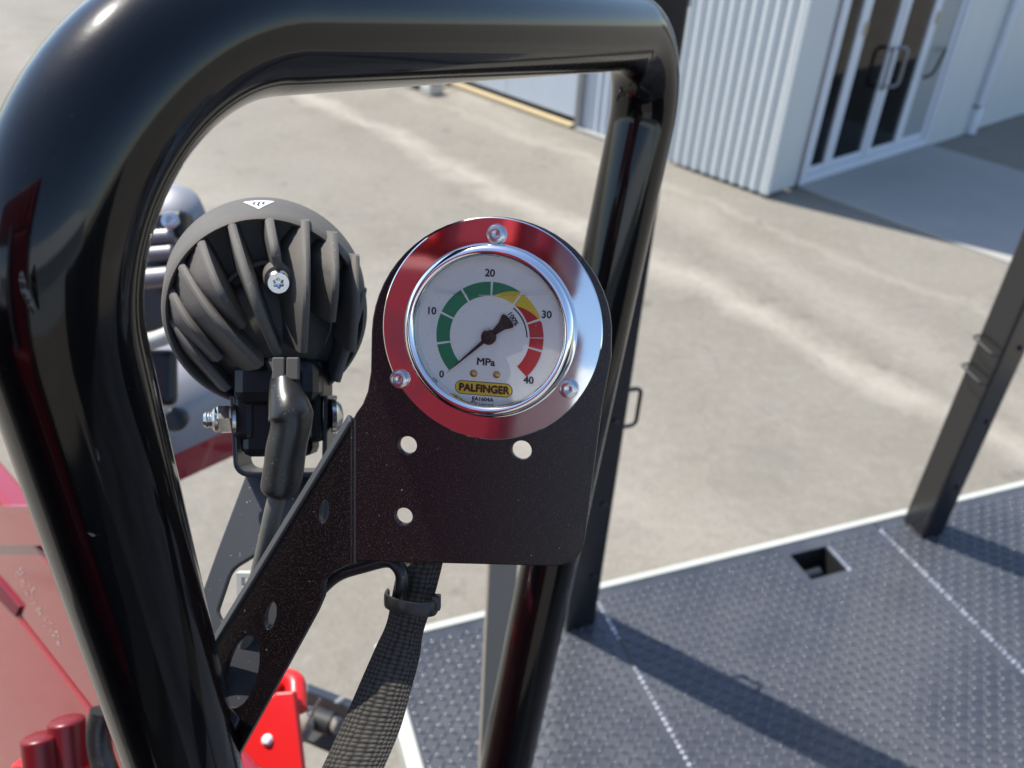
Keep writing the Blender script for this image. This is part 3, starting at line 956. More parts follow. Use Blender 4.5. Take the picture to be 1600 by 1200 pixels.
# boundaries that cut the band on the slant: green|yellow and yellow|red
def b_gy(a):  # radius at which green (outside) meets yellow (inside) at angle a
    return R0 + (R1 - R0) * max(0.0, min(1.0, (88 - a) / (58 - 88) * -1))
def b_yr(a):
    return R0 + (R1 - R0) * max(0.0, min(1.0, (53 - a) / 34.0))
ticks = [222.5, 191.25, 157.5, 123.75, 90, 56.25, 22.5, 2.5, -11.25, -43.5]
hw = 1.25
lo_ = lambda a: R0
hi_ = lambda a: R1
for i in range(len(ticks) - 1):
    a0, a1 = ticks[i] - (hw if i else 0), ticks[i + 1] + (hw if i < len(ticks) - 2 else 0)
    if i == 6: a1 = ticks[7] + 0.45
    if i == 7: a0 = ticks[7] - 0.45
    zz = ZD + 0.00012
    if i < 4: obj('green_band', arc_seg(a0, a1, lo_, hi_, zz), M['green'], dial, local=True, smooth=False)
    elif i == 4:
        obj('green_band', arc_seg(a0, a1, b_gy, hi_, zz), M['green'], dial, local=True, smooth=False)
        obj('yellow_band', arc_seg(min(a0, 88), a1, lo_, b_gy, zz), M['yellow'], dial, local=True, smooth=False)
    elif i == 5:
        obj('yellow_band', arc_seg(a0, a1, b_yr, hi_, zz), M['yellow'], dial, local=True, smooth=False)
        obj('red_band', arc_seg(min(a0, 53), a1, lo_, b_yr, zz), M['red_print'], dial, local=True, smooth=False)
    elif i == 6:
        obj('red_band', arc_seg(a0, a1, lo_, b_yr, zz), M['red_print'], dial, local=True, smooth=False)
    else:
        obj('red_band', arc_seg(a0, a1, lo_, hi_, zz), M['red_print'], dial, local=True, smooth=False)
obj('limit_arc', arc_seg(3, 53, lambda a: 0.0141, lambda a: 0.0146, ZD + 0.00012, 20), M['ink'], dial, local=True, smooth=False)
def gpx(px, py, z=ZD + 0.00014):
    p = onplane(px, py, GO + GN * z, GN) - GO
    return Vector((p.dot(GU), p.dot(GV), z))
def dtext(s, px, py, size, rot=0, m='ink', bold=0.00006, sx=1.0, name='numeral', parent=None, shear=0.0, dz=0.0):
    p = gpx(px, py, ZD + 0.00014 + dz)
    mt = Matrix.Translation(p) @ Matrix.Rotation(R(rot), 4, 'Z')
    return obj(name, text_bm(s, size, mt, 0, 0, sx, shear, heavy=bold * 2.0), M[m], parent or dial, local=True, smooth=False)
dtext('0', 690, 585, 0.0038)
dtext('10', 674, 486, 0.0039)
dtext('20', 765.5, 427, 0.0039)
dtext('30', 854, 492, 0.0039)
dtext('40', 826, 594.5, 0.0039)
dtext('MPa', 759, 566, 0.0039, sx=1.08, name='unit_lettering')
dtext('100%', 801.5, 498, 0.0026, rot=-54, bold=0.00004, name='limit_lettering')
dtext('EA1604A', 754, 624, 0.0021, name='code_lettering', bold=0.00004, sx=1.05)
bc = gpx(755.5, 607.5)
def pill(w_, h_, z, inset=0.0):
    bm = bmesh.new()
    r = h_ / 2 - inset
    pts = []
    for i in range(17):
        a = -math.pi / 2 + math.pi * i / 16
        pts.append((w_ / 2 - h_ / 2 + r * math.cos(a), r * math.sin(a)))
    for i in range(17):
        a = math.pi / 2 + math.pi * i / 16
        pts.append((-(w_ / 2 - h_ / 2) + r * math.cos(a), r * math.sin(a)))
    bm.faces.new([bm.verts.new((bc.x + x, bc.y + y, z)) for x, y in pts])
    return bm
bdg = obj('logo_badge', pill(0.0226, 0.0054, ZD + 0.00010), M['logo_ink'], dial, local=True, smooth=False)
obj('badge_field', pill(0.0226, 0.0054, ZD + 0.00016, 0.00028), M['yellow'], bdg, local=True, smooth=False)
dtext('PALFINGER', 756, 608, 0.0041, m='logo_ink', bold=0.00012, sx=0.96, name='logo_lettering', parent=bdg, dz=0.00008)
for (px, py) in ((740, 583.5), (776, 585.5)):
    p = gpx(px, py, ZD)
    obj('dial_screw', lathe(bmesh.new(), p, Z, [(0.00145, 0), (0.0014, 0.0004), (0.0009, 0.0008), (0.0003, 0.00095), (0, 0.0008)], 20), M['brass'], gg, local=True)
# needle with hub and flared tail
nb = bmesh.new()
tip = gpx(700.5, 580.5, 0) - Vector((CX, CY, 0)); L = tip.length; d = tip.normalized(); n2 = Vector((-d.y, d.x, 0))
ZN = ZD + 0.0013
c0 = Vector((CX, CY, ZN))
tail = [(-0.0020, 0.0010), (-0.0065, 0.0017), (-0.0092, 0.0031), (-0.0099, 0.0030), (-0.0104, 0.0022), (-0.0107, 0.0), (-0.0104, -0.0022), (-0.0099, -0.0030), (-0.0092, -0.0031), (-0.0065, -0.0017), (-0.0020, -0.0010)]
prf = [(L, 0.00006)] + [(0.002, 0.00075)] + tail + [(0.002, -0.00075), (L, -0.00006)]
top = [nb.verts.new(c0 + d * x + n2 * y + Z * 0.0003) for x, y in prf]
bot = [nb.verts.new(c0 + d * x + n2 * y) for x, y in prf]
nb.faces.new(top); nb.faces.new(bot[::-1])
for i in range(len(prf)):
    j = (i + 1) % len(prf); nb.faces.new((bot[i], bot[j], top[j], top[i]))
ndl = obj('needle', nb, M['needle'], gg, local=True, smooth=False)
obj('hub', lathe(bmesh.new(), c0, Z, [(0.0029, -0.0002), (0.0029, 0.0008), (0.0026, 0.0011), (0.0008, 0.0012), (0.0007, 0.0016), (0, 0.0017)], 32), M['needle'], ndl, local=True, angle=30)
# level of the damping liquid
lv = bmesh.new()
pA, pB = gpx(680, 458, ZD + 0.0018), gpx(855, 461, ZD + 0.0018)
pts = []
for i in range(25):
    f = i / 24
    p = pA.lerp(pB, f); p.y -= 0.0006 * math.sin(math.pi * f)
    pts.append(p)
for i in range(24):
    q0, q1 = pts[i], pts[i + 1]
    h0, h1 = 0.0003, 0.0003
    lv.faces.new([lv.verts.new(v_) for v_ in (q0, q1, q1 + Vector((0, h1, 0.0012)), q0 + Vector((0, h0, 0.0012)))])
obj('liquid_level', lv, M['meniscus'], gg, local=True)
for (px, py) in ((776, 366), (625, 592), (889, 607)):
    p = gpx(px, py, 0.0003)
    sb = bmesh.new()
    socket_screw(sb, p, Z, 0.0034, 0.0026, 0.50, 0.75)
    scw = obj('flange_screw', sb, M['steel'], gg, local=True, angle=30)
    obj('washer', lathe(bmesh.new(), p - Z * 0.0003, Z, [(0.0039, 0), (0.0039, 0.0003), (0.0033, 0.00035)], 28), M['steel'], scw, local=True, angle=30)
# body of the gauge behind the plate
obj('gauge_case', lathe(bmesh.new(), (0, 0, 0), -Z, [(0.0305, 0.001), (0.0305, 0.026), (0.029, 0.028), (0.0, 0.028)], 64, cap0=False), M['steel'], gg, local=True, angle=30)
obj('stem', lathe(bmesh.new(), (0, -0.006, 0), -Z, [(0.007, 0.027), (0.007, 0.05)], 6), M['brass'], gg, local=True, angle=30)

# ------------------------------------------------------------------ the work lamp
ZL = 0.40
LO = at(418, 490, ZL)
ld = ray(418, 493).normalized()
LN = (-ld + RIGHT * 0.0 + DOWN * 0.22).normalized()
LU = (RIGHT - LN * RIGHT.dot(LN)).normalized()
LV = LN.cross(LU)
lamp = empty('work_lamp', frame(LO, LU, LV, LN), 'round matt black finned work lamp seen from behind beside the gauge', 'work lamp')
def lp(px, py, z):
    p = onplane(px, py, LO + LN * z, LN) - LO
    return Vector((p.dot(LU), p.dot(LV), z))
hb = bmesh.new()
RL = 0.0478
lathe(hb, (0, 0, 0), Z, [(0, -0.049), (RL * 1.02, -0.049), (RL * 1.06, -0.0475), (RL * 1.07, -0.0445), (RL * 1.0, -0.004), (RL * 0.975, 0.0015), (RL * 0.945, 0.003), (RL * 0.925, 0.002), (RL * 0.905, -0.006), (0.036, -0.0075), (0.020, -0.005), (0, -0.004)], 96, cap0=False, cap1=False)
obj('housing', hb, M['lamp'], lamp, local=True, angle=40)
obj('core', lathe(bmesh.new(), (0.002, -0.012, -0.006), Z, [(0.030, 0), (0.028, 0.006), (0.020, 0.013), (0.010, 0.016), (0, 0.017)], 40, cap0=False), M['lamp'], lamp, local=True)
fins = [((267, 499), (352, 606), 0.011, 0.016, 0.006), ((265, 453), (340, 558), 0.017, 0.022, 0.011), ((279, 410), (403, 570), 0.028, 0.034, 0.020), ((312, 373), (376, 508), 0.028, 0.028, 0.018), ((360, 345), (432, 550), 0.032, 0.034, 0.004),
        ((420, 338), (437, 428), 0.022, 0.020, 0.0025), ((477, 345), (474, 546), 0.031, 0.034, 0.013), ((521, 364), (519, 498), 0.026, 0.028, 0.011), ((556, 400), (551, 545), 0.018, 0.024, 0.006), ((568, 452), (528, 592), 0.012, 0.020, 0.002)]
def fin(a, b, zm, ze, th, off):
    p0 = lp(*a, 0.001)
    p1 = lp(*b, ze * 0.8)
    d = Vector((p1.x - p0.x, p1.y - p0.y, 0)); ln = d.length; d.normalize()
    n = Vector((-d.y, d.x, 0))
    prof = []
    N = 14
    for i in range(N + 1):
        f = i / N
        zt = 0.001 + (zm - 0.001) * math.sin(min(1.0, f / 0.62) * math.pi / 2) ** 0.9
        if f > 0.62: zt = zm + (ze * 0.8 - zm) * ((f - 0.62) / 0.38) ** 1.4
        prof.append((f * ln, zt))
    bm = bmesh.new()
    rows = []
    for (x, z) in prof:
        c = p0 + d * x
        w0 = th * 0.62
        lo_off = off * min(1.0, (x / ln) / 0.36) ** 0.8
        q = [Vector((c.x, c.y, -0.007)) - n * (w0 + lo_off), Vector((c.x, c.y, z - 0.0012)) - n * th * 0.46, Vector((c.x, c.y, z - 0.0002)) - n * th * 0.26, Vector((c.x, c.y, z + 0.0002)), Vector((c.x, c.y, z - 0.0002)) + n * th * 0.26, Vector((c.x, c.y, z - 0.0012)) + n * th * 0.46, Vector((c.x, c.y, -0.007)) + n * w0]
        rows.append([bm.verts.new(v_) for v_ in q])
    for r0, r1 in zip(rows, rows[1:]):
        for i in range(6): bm.faces.new((r0[i], r0[i + 1], r1[i + 1], r1[i]))
    bm.faces.new(rows[0][::-1])
    # blunt rounded end
    rr = rows[-1]
    endv = [bm.verts.new(v_.co + d * 0.0018 * (1 if 0 < i < 6 else 0.4) + Vector((0, 0, -0.0004))) for i, v_ in enumerate(rr)]
    for i in range(6): bm.faces.new((rr[i], rr[i + 1], endv[i + 1], endv[i]))
    bm.faces.new(endv)
    return bm
for a, b, zm, ze, off in fins:
    obj('fin', fin(a, b, zm * 1.12, ze * 1.05, 0.0041, off), M['lamp'], lamp, local=True, angle=24)
obj('fin_ring', lathe(bmesh.new(), (0.003, -0.002, 0), Z, [(0.0275, -0.005), (0.0275, 0.003), (0.0270, 0.0036), (0.0262, 0.0036), (0.0257, 0.003), (0.0257, -0.005)], 64, cap0=False, cap1=False), M['lamp'], lamp, local=True, angle=40)
sp_ = lp(435, 440, 0.019)
obj('screw_boss', lathe(bmesh.new(), (sp_.x, sp_.y + 0.001, -0.004), Z, [(0.0070, 0), (0.0066, 0.0215), (0.0060, 0.0228), (0, 0.0228)], 28, cap0=False), M['lamp'], lamp, local=True, angle=40)
sw = bmesh.new()
socket_screw(sw, (sp_.x, sp_.y, 0.019), Z, 0.0058, 0.0040, 0.46, 0.7, dome=True, star=True)
obj('screw', sw, M['steel'], lamp, local=True, angle=40)
# hot surface triangle printed on the rim
def rim(px, py):  # point on the barrel wall under a pixel
    d = ray(px, py); best = None
    o_, n_ = EYE - LO, LN
    a_ = d - n_ * d.dot(n_); b_ = o_ - n_ * o_.dot(n_)
    A, B, C = a_.dot(a_), 2 * a_.dot(b_), b_.dot(b_) - (RL + 0.00015) ** 2
    D = B * B - 4 * A * C
    t = (-B - math.sqrt(D)) / (2 * A) if D > 0 else -B / (2 * A)
    p = EYE + d * t - LO
    return Vector((p.dot(LU), p.dot(LV), p.dot(LN)))
RIM_LIFT = [0.0]
def rim_at(x, y):
    """x: arc length along the rim from the top, y: along the barrel axis."""
    a = math.pi / 2 - x / RL
    q = RL * (1.0 + 0.07 * (-y - 0.004) / 0.0405) + 0.0002 + RIM_LIFT[0]
    return Vector((q * math.cos(a), q * math.sin(a), y))
def strip(bm, pts, w_, close=False):
    n = len(pts)
    P = [Vector(p) for p in pts]
    for i in range(n if close else n - 1):
        a, b = P[i], P[(i + 1) % n]
        d = (b - a); l_ = d.length; d = d / l_
        nn = Vector((-d.y, d.x))
        a = a - d * w_ * 0.4; b = b + d * w_ * 0.4
        q = [a + nn * w_ / 2, b + nn * w_ / 2, b - nn * w_ / 2, a - nn * w_ / 2]
        bm.faces.new([bm.verts.new(rim_at(v_.x, v_.y)) for v_ in q])
tb = bmesh.new()
yt = -0.0330; yb = -0.0095
for i in range(12):
    x0_, x1_ = -0.0072 + 0.0012 * i, -0.0072 + 0.0012 * (i + 1)
    ya = yt + (yb - yt) * (1 - abs(x0_) / 0.0072); yb2 = yt + (yb - yt) * (1 - abs(x1_) / 0.0072)
    q = [rim_at(x0_, yt), rim_at(x1_, yt)] + ([rim_at(x1_, yb2)] if i < 11 else []) + ([rim_at(x0_, ya)] if i > 0 else [])
    tb.faces.new([tb.verts.new(v_) for v_ in q])
hm = obj('hot_surface_mark', tb, M['white_print'], lamp, local=True, smooth=False)
RIM_LIFT[0] = 0.00012
for k in (-1, 0, 1):
    tb = bmesh.new()
    strip(tb, [(k * 0.0021 + 0.0004 * math.sin(j * 1.25), yt + 0.0045 + j * (0.0120 if k == 0 else 0.0075) / 6) for j in range(7)], 0.0010)
    obj('heat_wave', tb, M['ink'], hm, local=True, smooth=False)

# mount lug, bracket ears, bolt
def ab(o_, dx, dy, dz): return o_ + RIGHT * dx + DOWN * dy + FWD * dz
lug_c = at(440, 655, 0.414)
lb = bmesh.new()
box(lb, lug_c, RIGHT, -DOWN, FWD, 0.034, 0.036, 0.022)
obj('mount_lug', lb, M['dark'], lamp, bevel=0.004)
lb = bmesh.new()
box(lb, at(440, 596, 0.404), RIGHT, -DOWN, FWD, 0.040, 0.022, 0.03)
obj('mount_block', lb, M['dark'], lamp, bevel=0.006)
obj('side_cheek', box(bmesh.new(), at(500, 626, 0.414), RIGHT, -DOWN, FWD, 0.008, 0.040, 0.026), M['dark'], lamp, bevel=0.003)  # both cheeks coloured black for the shadow they lie in
obj('side_cheek', box(bmesh.new(), at(392, 622, 0.414), RIGHT, -DOWN, FWD, 0.010, 0.040, 0.026), M['dark'], lamp, bevel=0.003)
ub = bmesh.new()
ear = fillet([at(374, 618, 0.412), at(380, 738, 0.417), at(514, 738, 0.417), at(516, 618, 0.412)], 0.006, 6)
t_ = FWD
prev = None
for i, p in enumerate(ear):
    tg = (ear[min(i + 1, len(ear) - 1)] - ear[max(i - 1, 0)]).normalized()
    nn = tg.cross(t_).normalized()
    w_ = 0.011
    q = [p - t_ * w_ - nn * 0.0012, p + t_ * w_ - nn * 0.0012, p + t_ * w_ + nn * 0.0012, p - t_ * w_ + nn * 0.0012]
    cur = [ub.verts.new(v_) for v_ in q]
    if prev:
        for k in range(4): ub.faces.new((prev[k], prev[(k + 1) % 4], cur[(k + 1) % 4], cur[k]))
    else: ub.faces.new(cur[::-1])
    prev = cur
ub.faces.new(prev)
obj('u_bracket', ub, M['ear'], lamp, bevel=0.0006)
nc = at(366, 655, 0.405)
nx = (at(330, 656, 0.402) - nc).normalized()
obj('washer', lathe(bmesh.new(), nc - nx * 0.001, nx, [(0.0080, 0), (0.0080, 0.0016), (0.0045, 0.0017)], 32), M['zinc'], lamp, angle=30)
nut = obj('nut', lathe(bmesh.new(), nc + nx * 0.0008, nx, [(0.0068, 0), (0.0073, 0.0008), (0.0073, 0.0058), (0.0064, 0.0066), (0.0046, 0.0066)], 6, u=(DOWN + FWD * 0.45)), M['zinc'], lamp, angle=25)
obj('nylon_collar', lathe(bmesh.new(), nc + nx * 0.0072, nx, [(0.0060, 0), (0.0060, 0.0016), (0.0050, 0.0026), (0.0042, 0.0026)], 28), M['zinc'], lamp, angle=30)
th = bmesh.new()
lathe(th, nc + nx * 0.009, nx, [(0.0040, 0)] + [(0.0040 if i % 2 else 0.0036, 0.0006 * (i + 1)) for i in range(7)] + [(0.003, 0.0050)], 24)
obj('bolt', th, M['zinc'], lamp, angle=20)
rb = at(518, 650, 0.405)
obj('bolt_head', lathe(bmesh.new(), rb, -nx, [(0.0085, 0), (0.0083, 0.002), (0.006, 0.0045), (0.003, 0.0055), (0, 0.0057)], 28), M['steel'], lamp, angle=30)
obj('clamp_nut', lathe(bmesh.new(), at(396, 700, 0.412), -FWD * 0.5 - DOWN, [(0.0058, 0), (0.0058, 0.005), (0.003, 0.006)], 6), M['ear'], lamp, angle=25)
# cable gland sheath and cable
she = catmull([at(450, 572, 0.378), at(444, 598, 0.374), at(452, 640, 0.368), at(455, 662, 0.367), at(448, 700, 0.368), at(441, 745, 0.370), at(435, 774, 0.372)], 8)
def she_r(f):
    pts_ = [(0, 0.0046), (0.12, 0.0072), (0.30, 0.0110), (0.42, 0.0124), (0.48, 0.0114), (0.55, 0.0108), (0.8, 0.0110), (0.93, 0.0108), (0.975, 0.0096), (1, 0.006)]
    for (a, ra), (b, rb_) in zip(pts_, pts_[1:]):
        ra, rb_ = ra * 0.80, rb_ * 0.80
        if a <= f <= b: return ra + (rb_ - ra) * (f - a) / (b - a)
    return pts_[-1][1]
sv = bmesh.new()
tube(sv, she, she_r, 32)
for v_ in sv.verts:
    v_.co += Vector(noise.noise_vector(v_.co * 90)) * 0.0006
obj('cable_sheath', sv, M['rubber'], lamp, angle=80)
for (px) in (436, 458):
    obj('gland_prong', box(bmesh.new(), at(px, 576, 0.370), RIGHT, -DOWN, FWD, 0.0055, 0.010, 0.003), M['lamp'], lamp, bevel=0.0006)
cab = catmull([at(436, 768, 0.373), at(428, 795, 0.374), at(416, 850, 0.380), at(403, 905, 0.388), at(386, 985, 0.398), at(372, 1080, 0.410)], 10)
obj('cable', tube(bmesh.new(), cab, 0.0041, 18), M['cable'], lamp, angle=80)

# lamp support plate with its long slot
so_ = [at(392, 742, 0.425), at(322, 912, 0.412), at(500, 800, 0.418)]
SN = (so_[1] - so_[0]).cross(so_[2] - so_[0]).normalized()
SN = (-FWD + Vector((0, 0, 1)) * 0.55 - RIGHT * 0.05).normalized()
SO = so_[0]
SU = (RIGHT - SN * RIGHT.dot(SN)).normalized(); SV = SN.cross(SU)
def sl(px, py):
    p = onplane(px, py, SO, SN) - SO
    return (p.dot(SU), p.dot(SV))
outl = [(386, 735), (540, 735), (545, 800), (500, 930), (425, 1085), (385, 1105), (355, 1160), (310, 1165), (300, 1040), (318, 918), (338, 862)]
slot = round2d([sl(*p) for p in ((418, 856), (470, 856), (440, 930), (372, 965), (348, 972), (340, 955), (362, 890))], [0.006, 0.006, 0.006, 0.004, 0.003, 0.004, 0.01], 6)
sp2 = empty('lamp_plate', SO, 'dusty black mounting plate with a rounded slot under the work lamp', 'bracket')
obj('plate', plate(bmesh.new(), [sl(*p) for p in outl], [slot], SO, SU, SV, SN, 0.004), M['ear2'] if 'ear2' in M else mat('dusty black plate', (0.035, 0.036, 0.040), 0.42, build=specks((0.035, 0.036, 0.041), (0.5, 0.48, 0.45), 420, 0.70, 0.9)), sp2, bevel=0.001, angle=30)

# small pale connector seen through the slot
cp_ = at(376, 918, 0.47)
cn = empty('cable_clip', cp_, 'small cream plastic clip seen through the slot beneath the lamp', 'clip')
bm = bmesh.new()
box(bm, cp_, RIGHT, -DOWN, FWD, 0.0035, 0.018, 0.006)
box(bm, cp_ + RIGHT * 0.004 - DOWN * 0.0075, RIGHT, -DOWN, FWD, 0.006, 0.003, 0.006)
box(bm, cp_ + RIGHT * 0.004 + DOWN * 0.0, RIGHT, -DOWN, FWD, 0.006, 0.003, 0.006)
box(bm, cp_ + RIGHT * 0.002 + DOWN * 0.016, RIGHT, -DOWN, FWD, 0.004, 0.020, 0.005)
obj('body', bm, M['coaming'], cn, smooth=False, bevel=0.0004)

# ------------------------------------------------------------------ hose sleeve with its tie, thin cable loop
def ribbon(cent, halfw, depth_dir, crown, uvs=(220, 500), nseg=28):
    """woven flattened sleeve: flat oval section swept along cent; each item (left, right) edge points."""
    bm = bmesh.new()
    uvl = bm.loops.layers.uv.new('UVMap')
    rings = []; acc = 0; prevc = None
    for (l, r_) in cent:
        c = (l + r_) / 2; u = (r_ - l) / 2
        if prevc: acc += (c - prevc).length
        prevc = c
        w_ = u.length
        ring = []
        for k in range(nseg):
            a = 2 * math.pi * k / nseg
            ca, sa = math.cos(a), math.sin(a)
            ca = math.copysign(abs(ca) ** 0.7, ca); sa2 = math.copysign(abs(sa) ** 0.8, sa)
            # a soft crease: the section is folded over hoses of two sizes
            h = crown * (max(0.0, 1 - (abs(ca - 0.45) / (0.60 if ca > 0.45 else 1.50)) ** 1.25) * 1.7 + 0.12) if sa2 > 0 else -crown * 0.2 * (1 - ca * ca)
            ring.append((bm.verts.new(c + u * ca - depth_dir * h), acc))
        rings.append((ring, w_))
    for (a, wa), (b, wb) in zip(rings, rings[1:]):
        for k in range(nseg):
            j = (k + 1) % nseg
            f = bm.faces.new((a[k][0], a[j][0], b[j][0], b[k][0]))
            per = 4.2 * 0.012
            us = (k / nseg * per, (k + 1) / nseg * per)
            for lp_, (uu, vv) in zip(f.loops, ((us[0], a[k][1]), (us[1], a[j][1]), (us[1], b[j][1]), (us[0], b[k][1]))):
                lp_[uvl].uv = (uu * uvs[0], vv * uvs[1])
    return bm
edges_ = [((640, 840), (700, 840), 0.352), ((622, 885), (690, 888), 0.354), ((612, 930), (675, 945), 0.356), ((603, 975), (661, 990), 0.360), ((585, 1015), (655, 1030), 0.363), ((563, 1065), (642, 1080), 0.365), ((535, 1130), (625, 1140), 0.366), ((505, 1195), (600, 1200), 0.366), ((470, 1270), (570, 1270), 0.366), ((440, 1400), (545, 1400), 0.366)]
L_ = catmull([at(*a, z + 0.008) for a, b, z in edges_], 6)
R_ = catmull([at(*b, z - 0.002) for a, b, z in edges_], 6)
slv = empty('hose_sleeve', R_[-1], 'woven black protective hose sleeve hanging below the gauge plate', 'hose sleeve')
obj('sleeve', ribbon(list(zip(L_, R_)), None, -FWD, 0.0085, (560, 470)), M['sleeve'], slv, angle=80)
tie_c = [at(605, 938, 0.352), at(640, 952, 0.3455), at(680, 951, 0.3475)]
zt = bmesh.new()
tpth = catmull([at(606, 930, 0.363), at(604, 939, 0.352), at(625, 948, 0.3435), at(655, 953, 0.3420), at(676, 952, 0.3435), at(683, 946, 0.354)], 6)
tube(zt, tpth, (0.0030, 0.0009), 12, flat=0.6, up=-DOWN)
zo = obj('cable_tie', zt, M['dark'], slv, angle=50)
obj('tie_head', box(bmesh.new(), at(682, 941, 0.347), RIGHT, -DOWN, FWD, 0.0035, 0.0062, 0.005), M['dark'], zo, bevel=0.0006)
lc = catmull([at(470, 960, 0.372), at(500, 922, 0.366), at(530, 897, 0.361), at(570, 884, 0.357), at(605, 876, 0.354), at(622, 885, 0.352), at(629, 905, 0.352), at(624, 945, 0.354)], 10)
o = obj('cable', tube(bmesh.new(), lc, 0.0030, 14), M['rubber'], None, angle=80)
thing(o, lc[0])
tag(o, 'thin black cable looping from the bracket arm to the hose sleeve', 'cable')

# ------------------------------------------------------------------ red crane parts at the lower left
# red support plate with a pale bolt
rp = [at(445, 1052, 0.80), at(465, 1075, 0.80), at(476, 1230, 0.72), at(360, 1230, 0.72), at(375, 1120, 0.76)]
RO = at(420, 1150, 0.765)
RN = (-FWD + Z * 0.5 - RIGHT * 0.1).normalized()
RU = (RIGHT - RN * RIGHT.dot(RN)).normalized(); RV = RN.cross(RU)
def rl(px, py):
    p = onplane(px, py, RO, RN) - RO
    return (p.dot(RU), p.dot(RV))
red = empty('crane_base_plate', RO, 'bright red steel plate with one pale bolt behind the bracket arm', 'crane plate')
obj('plate', plate(bmesh.new(), [rl(*p) for p in ((352, 1250), (352, 1130), (432, 1082), (459, 1080), (478, 1250))], [], RO, RU, RV, RN, 0.012), M['red'], red, bevel=0.002, angle=30)
obj('top_lip', tube(bmesh.new(), fillet([at(380, 1130, 0.80), at(445, 1058, 0.82), at(462, 1066, 0.81), at(464, 1110, 0.79)], 0.012, 6), 0.010, 16), M['red'], red)
obj('bolt', lathe(bmesh.new(), onplane(418, 1156, RO, RN), RN, [(0.0052, 0), (0.0050, 0.002), (0.003, 0.004), (0, 0.0045)], 20), M['white_print'], red)
# grey channel and valve gear beyond it
gc = at(505, 1100, 1.05)
ch = empty('outrigger_channel', gc, 'grey steel channel holding dark fittings beyond the red plate', 'steel channel')
ca, cb = at(455, 1068, 1.12), at(570, 1112, 1.04)
cd = (cb - ca).normalized()
cu, cv = basis(cd)[0], basis(cd)[1]
obj('channel_web', box(bmesh.new(), (ca + cb) / 2 + DOWN * 0.010, cd, Z, cd.cross(Z).normalized(), (cb - ca).length + 0.06, 0.045, 0.012), M['grey_steel'], ch, bevel=0.002)
obj('channel_floor', box(bmesh.new(), at(515, 1130, 1.10), cd, Z, cd.cross(Z).normalized(), 0.12, 0.01, 0.07), M['hole'], ch, bevel=0.002)
obj('fitting', tube(bmesh.new(), [at(487, 1120, 1.03), at(520, 1132, 1.02)], 0.014, 16), M['hole'], ch)
obj('fitting', tube(bmesh.new(), [at(520, 1130, 1.02), at(530, 1136, 1.015)], 0.010, 12), M['dust'], ch)
obj('hose_end', tube(bmesh.new(), catmull([at(470, 1120, 1.02), at(478, 1128, 1.0), at(474, 1142, 1.0), at(466, 1150, 1.0)], 6), 0.010, 12), M['dust'], ch)
obj('split_pin', tube(bmesh.new(), [at(478, 1135, 0.99), at(500, 1092, 0.985)], 0.0016, 8), M['steel'], ch)
obj('pin_ring', tube(bmesh.new(), [at(485 + 5 * math.cos(a), 1112 + 7 * math.sin(a), 0.99) for a in [i * math.pi / 6 for i in range(12)]], 0.0012, 8), M['steel'], ch)

# glossy red crane boom panel: two faces meeting at a ridge
ra, rb2 = at(-45, 873, 0.98), at(205, 1196, 0.74)
ax = (rb2 - ra).normalized()
cam_dir = (EYE - (ra + rb2) / 2).normalized()
def face_dir(target_cos, toward):
    """direction perpendicular to the ridge whose face normal makes target_cos with the view"""
    best = None
    u0 = cam_dir - ax * cam_dir.dot(ax); u0.normalize(); v0 = ax.cross(u0)
    for i in range(360):
        a = R(i)
        n_ = u0 * math.cos(a) + v0 * math.sin(a)
        if n_.dot(cam_dir) <= 0.05: continue
        w_ = n_.cross(ax)
        for s_ in (1, -1):
            w2_ = w_ * s_
            if w2_.dot(toward) < 0.2: continue
            r_ = n_ * (2 * n_.dot(cam_dir)) - cam_dir
            sc_ = abs(n_.dot(cam_dir) - target_cos) + (0.6 if r_.z > -0.08 else 0) + (0.3 if r_.y < 0 else 0)
            if best is None or sc_ < best[0]: best = (sc_, w2_.copy(), n_.copy())
    return best
f_up = face_dir(0.27, RIGHT * 0.8 - DOWN * 0.6)
f_dn = face_dir(0.33, -RIGHT * 0.8 + DOWN * 0.6)
cb_ = bmesh.new()
wu, nu = f_up[1], f_up[2]
wd_, nd_ = f_dn[1], f_dn[2]
A_, B_ = ra - ax * 0.3, rb2 + ax * 0.25
q = [A_ + wu * 0.15, B_ + wu * 0.09, B_, A_, A_ + wd_ * 0.5, B_ + wd_ * 0.5]
back = -(nu + nd_).normalized() * 0.03
v1 = [cb_.verts.new(p) for p in q]; v2 = [cb_.verts.new(p + back) for p in q]
cb_.faces.new((v1[0], v1[1], v1[2], v1[3])); cb_.faces.new((v1[3], v1[2], v1[5], v1[4]))
cb_.faces.new((v2[0], v2[3], v2[2], v2[1])); cb_.faces.new((v2[3], v2[4], v2[5], v2[2]))
cb_.faces.new((v1[0], v2[0], v2[1], v1[1])); cb_.faces.new((v1[4], v1[5], v2[5], v2[4]))
cb_.faces.new((v1[0], v1[3], v2[3], v2[0])); cb_.faces.new((v1[3], v1[4], v2[4], v2[3]))
cb_.faces.new((v1[1], v2[1], v2[2], v1[2])); cb_.faces.new((v1[2], v2[2], v2[5], v1[5]))
boom = empty('crane_boom', ra, 'glossy red crane boom reflecting the yard at the lower left corner', 'crane boom')
obj('boom_shell', cb_, M['red_gloss'], boom, bevel=0.006, seg=3)
sm = [onplane(px, py, ra + nu * 0.002, nu) for px, py in ((-60, 852), (250, 1255))]
obj('edge_seam', tube(bmesh.new(), sm, 0.0013, 10), M['red_gloss'], boom)
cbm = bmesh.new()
cq = [onplane(px, py, ra + nu * 0.004, nu) for px, py in ((-60, 790), (80, 790), (90, 853), (-60, 853))]
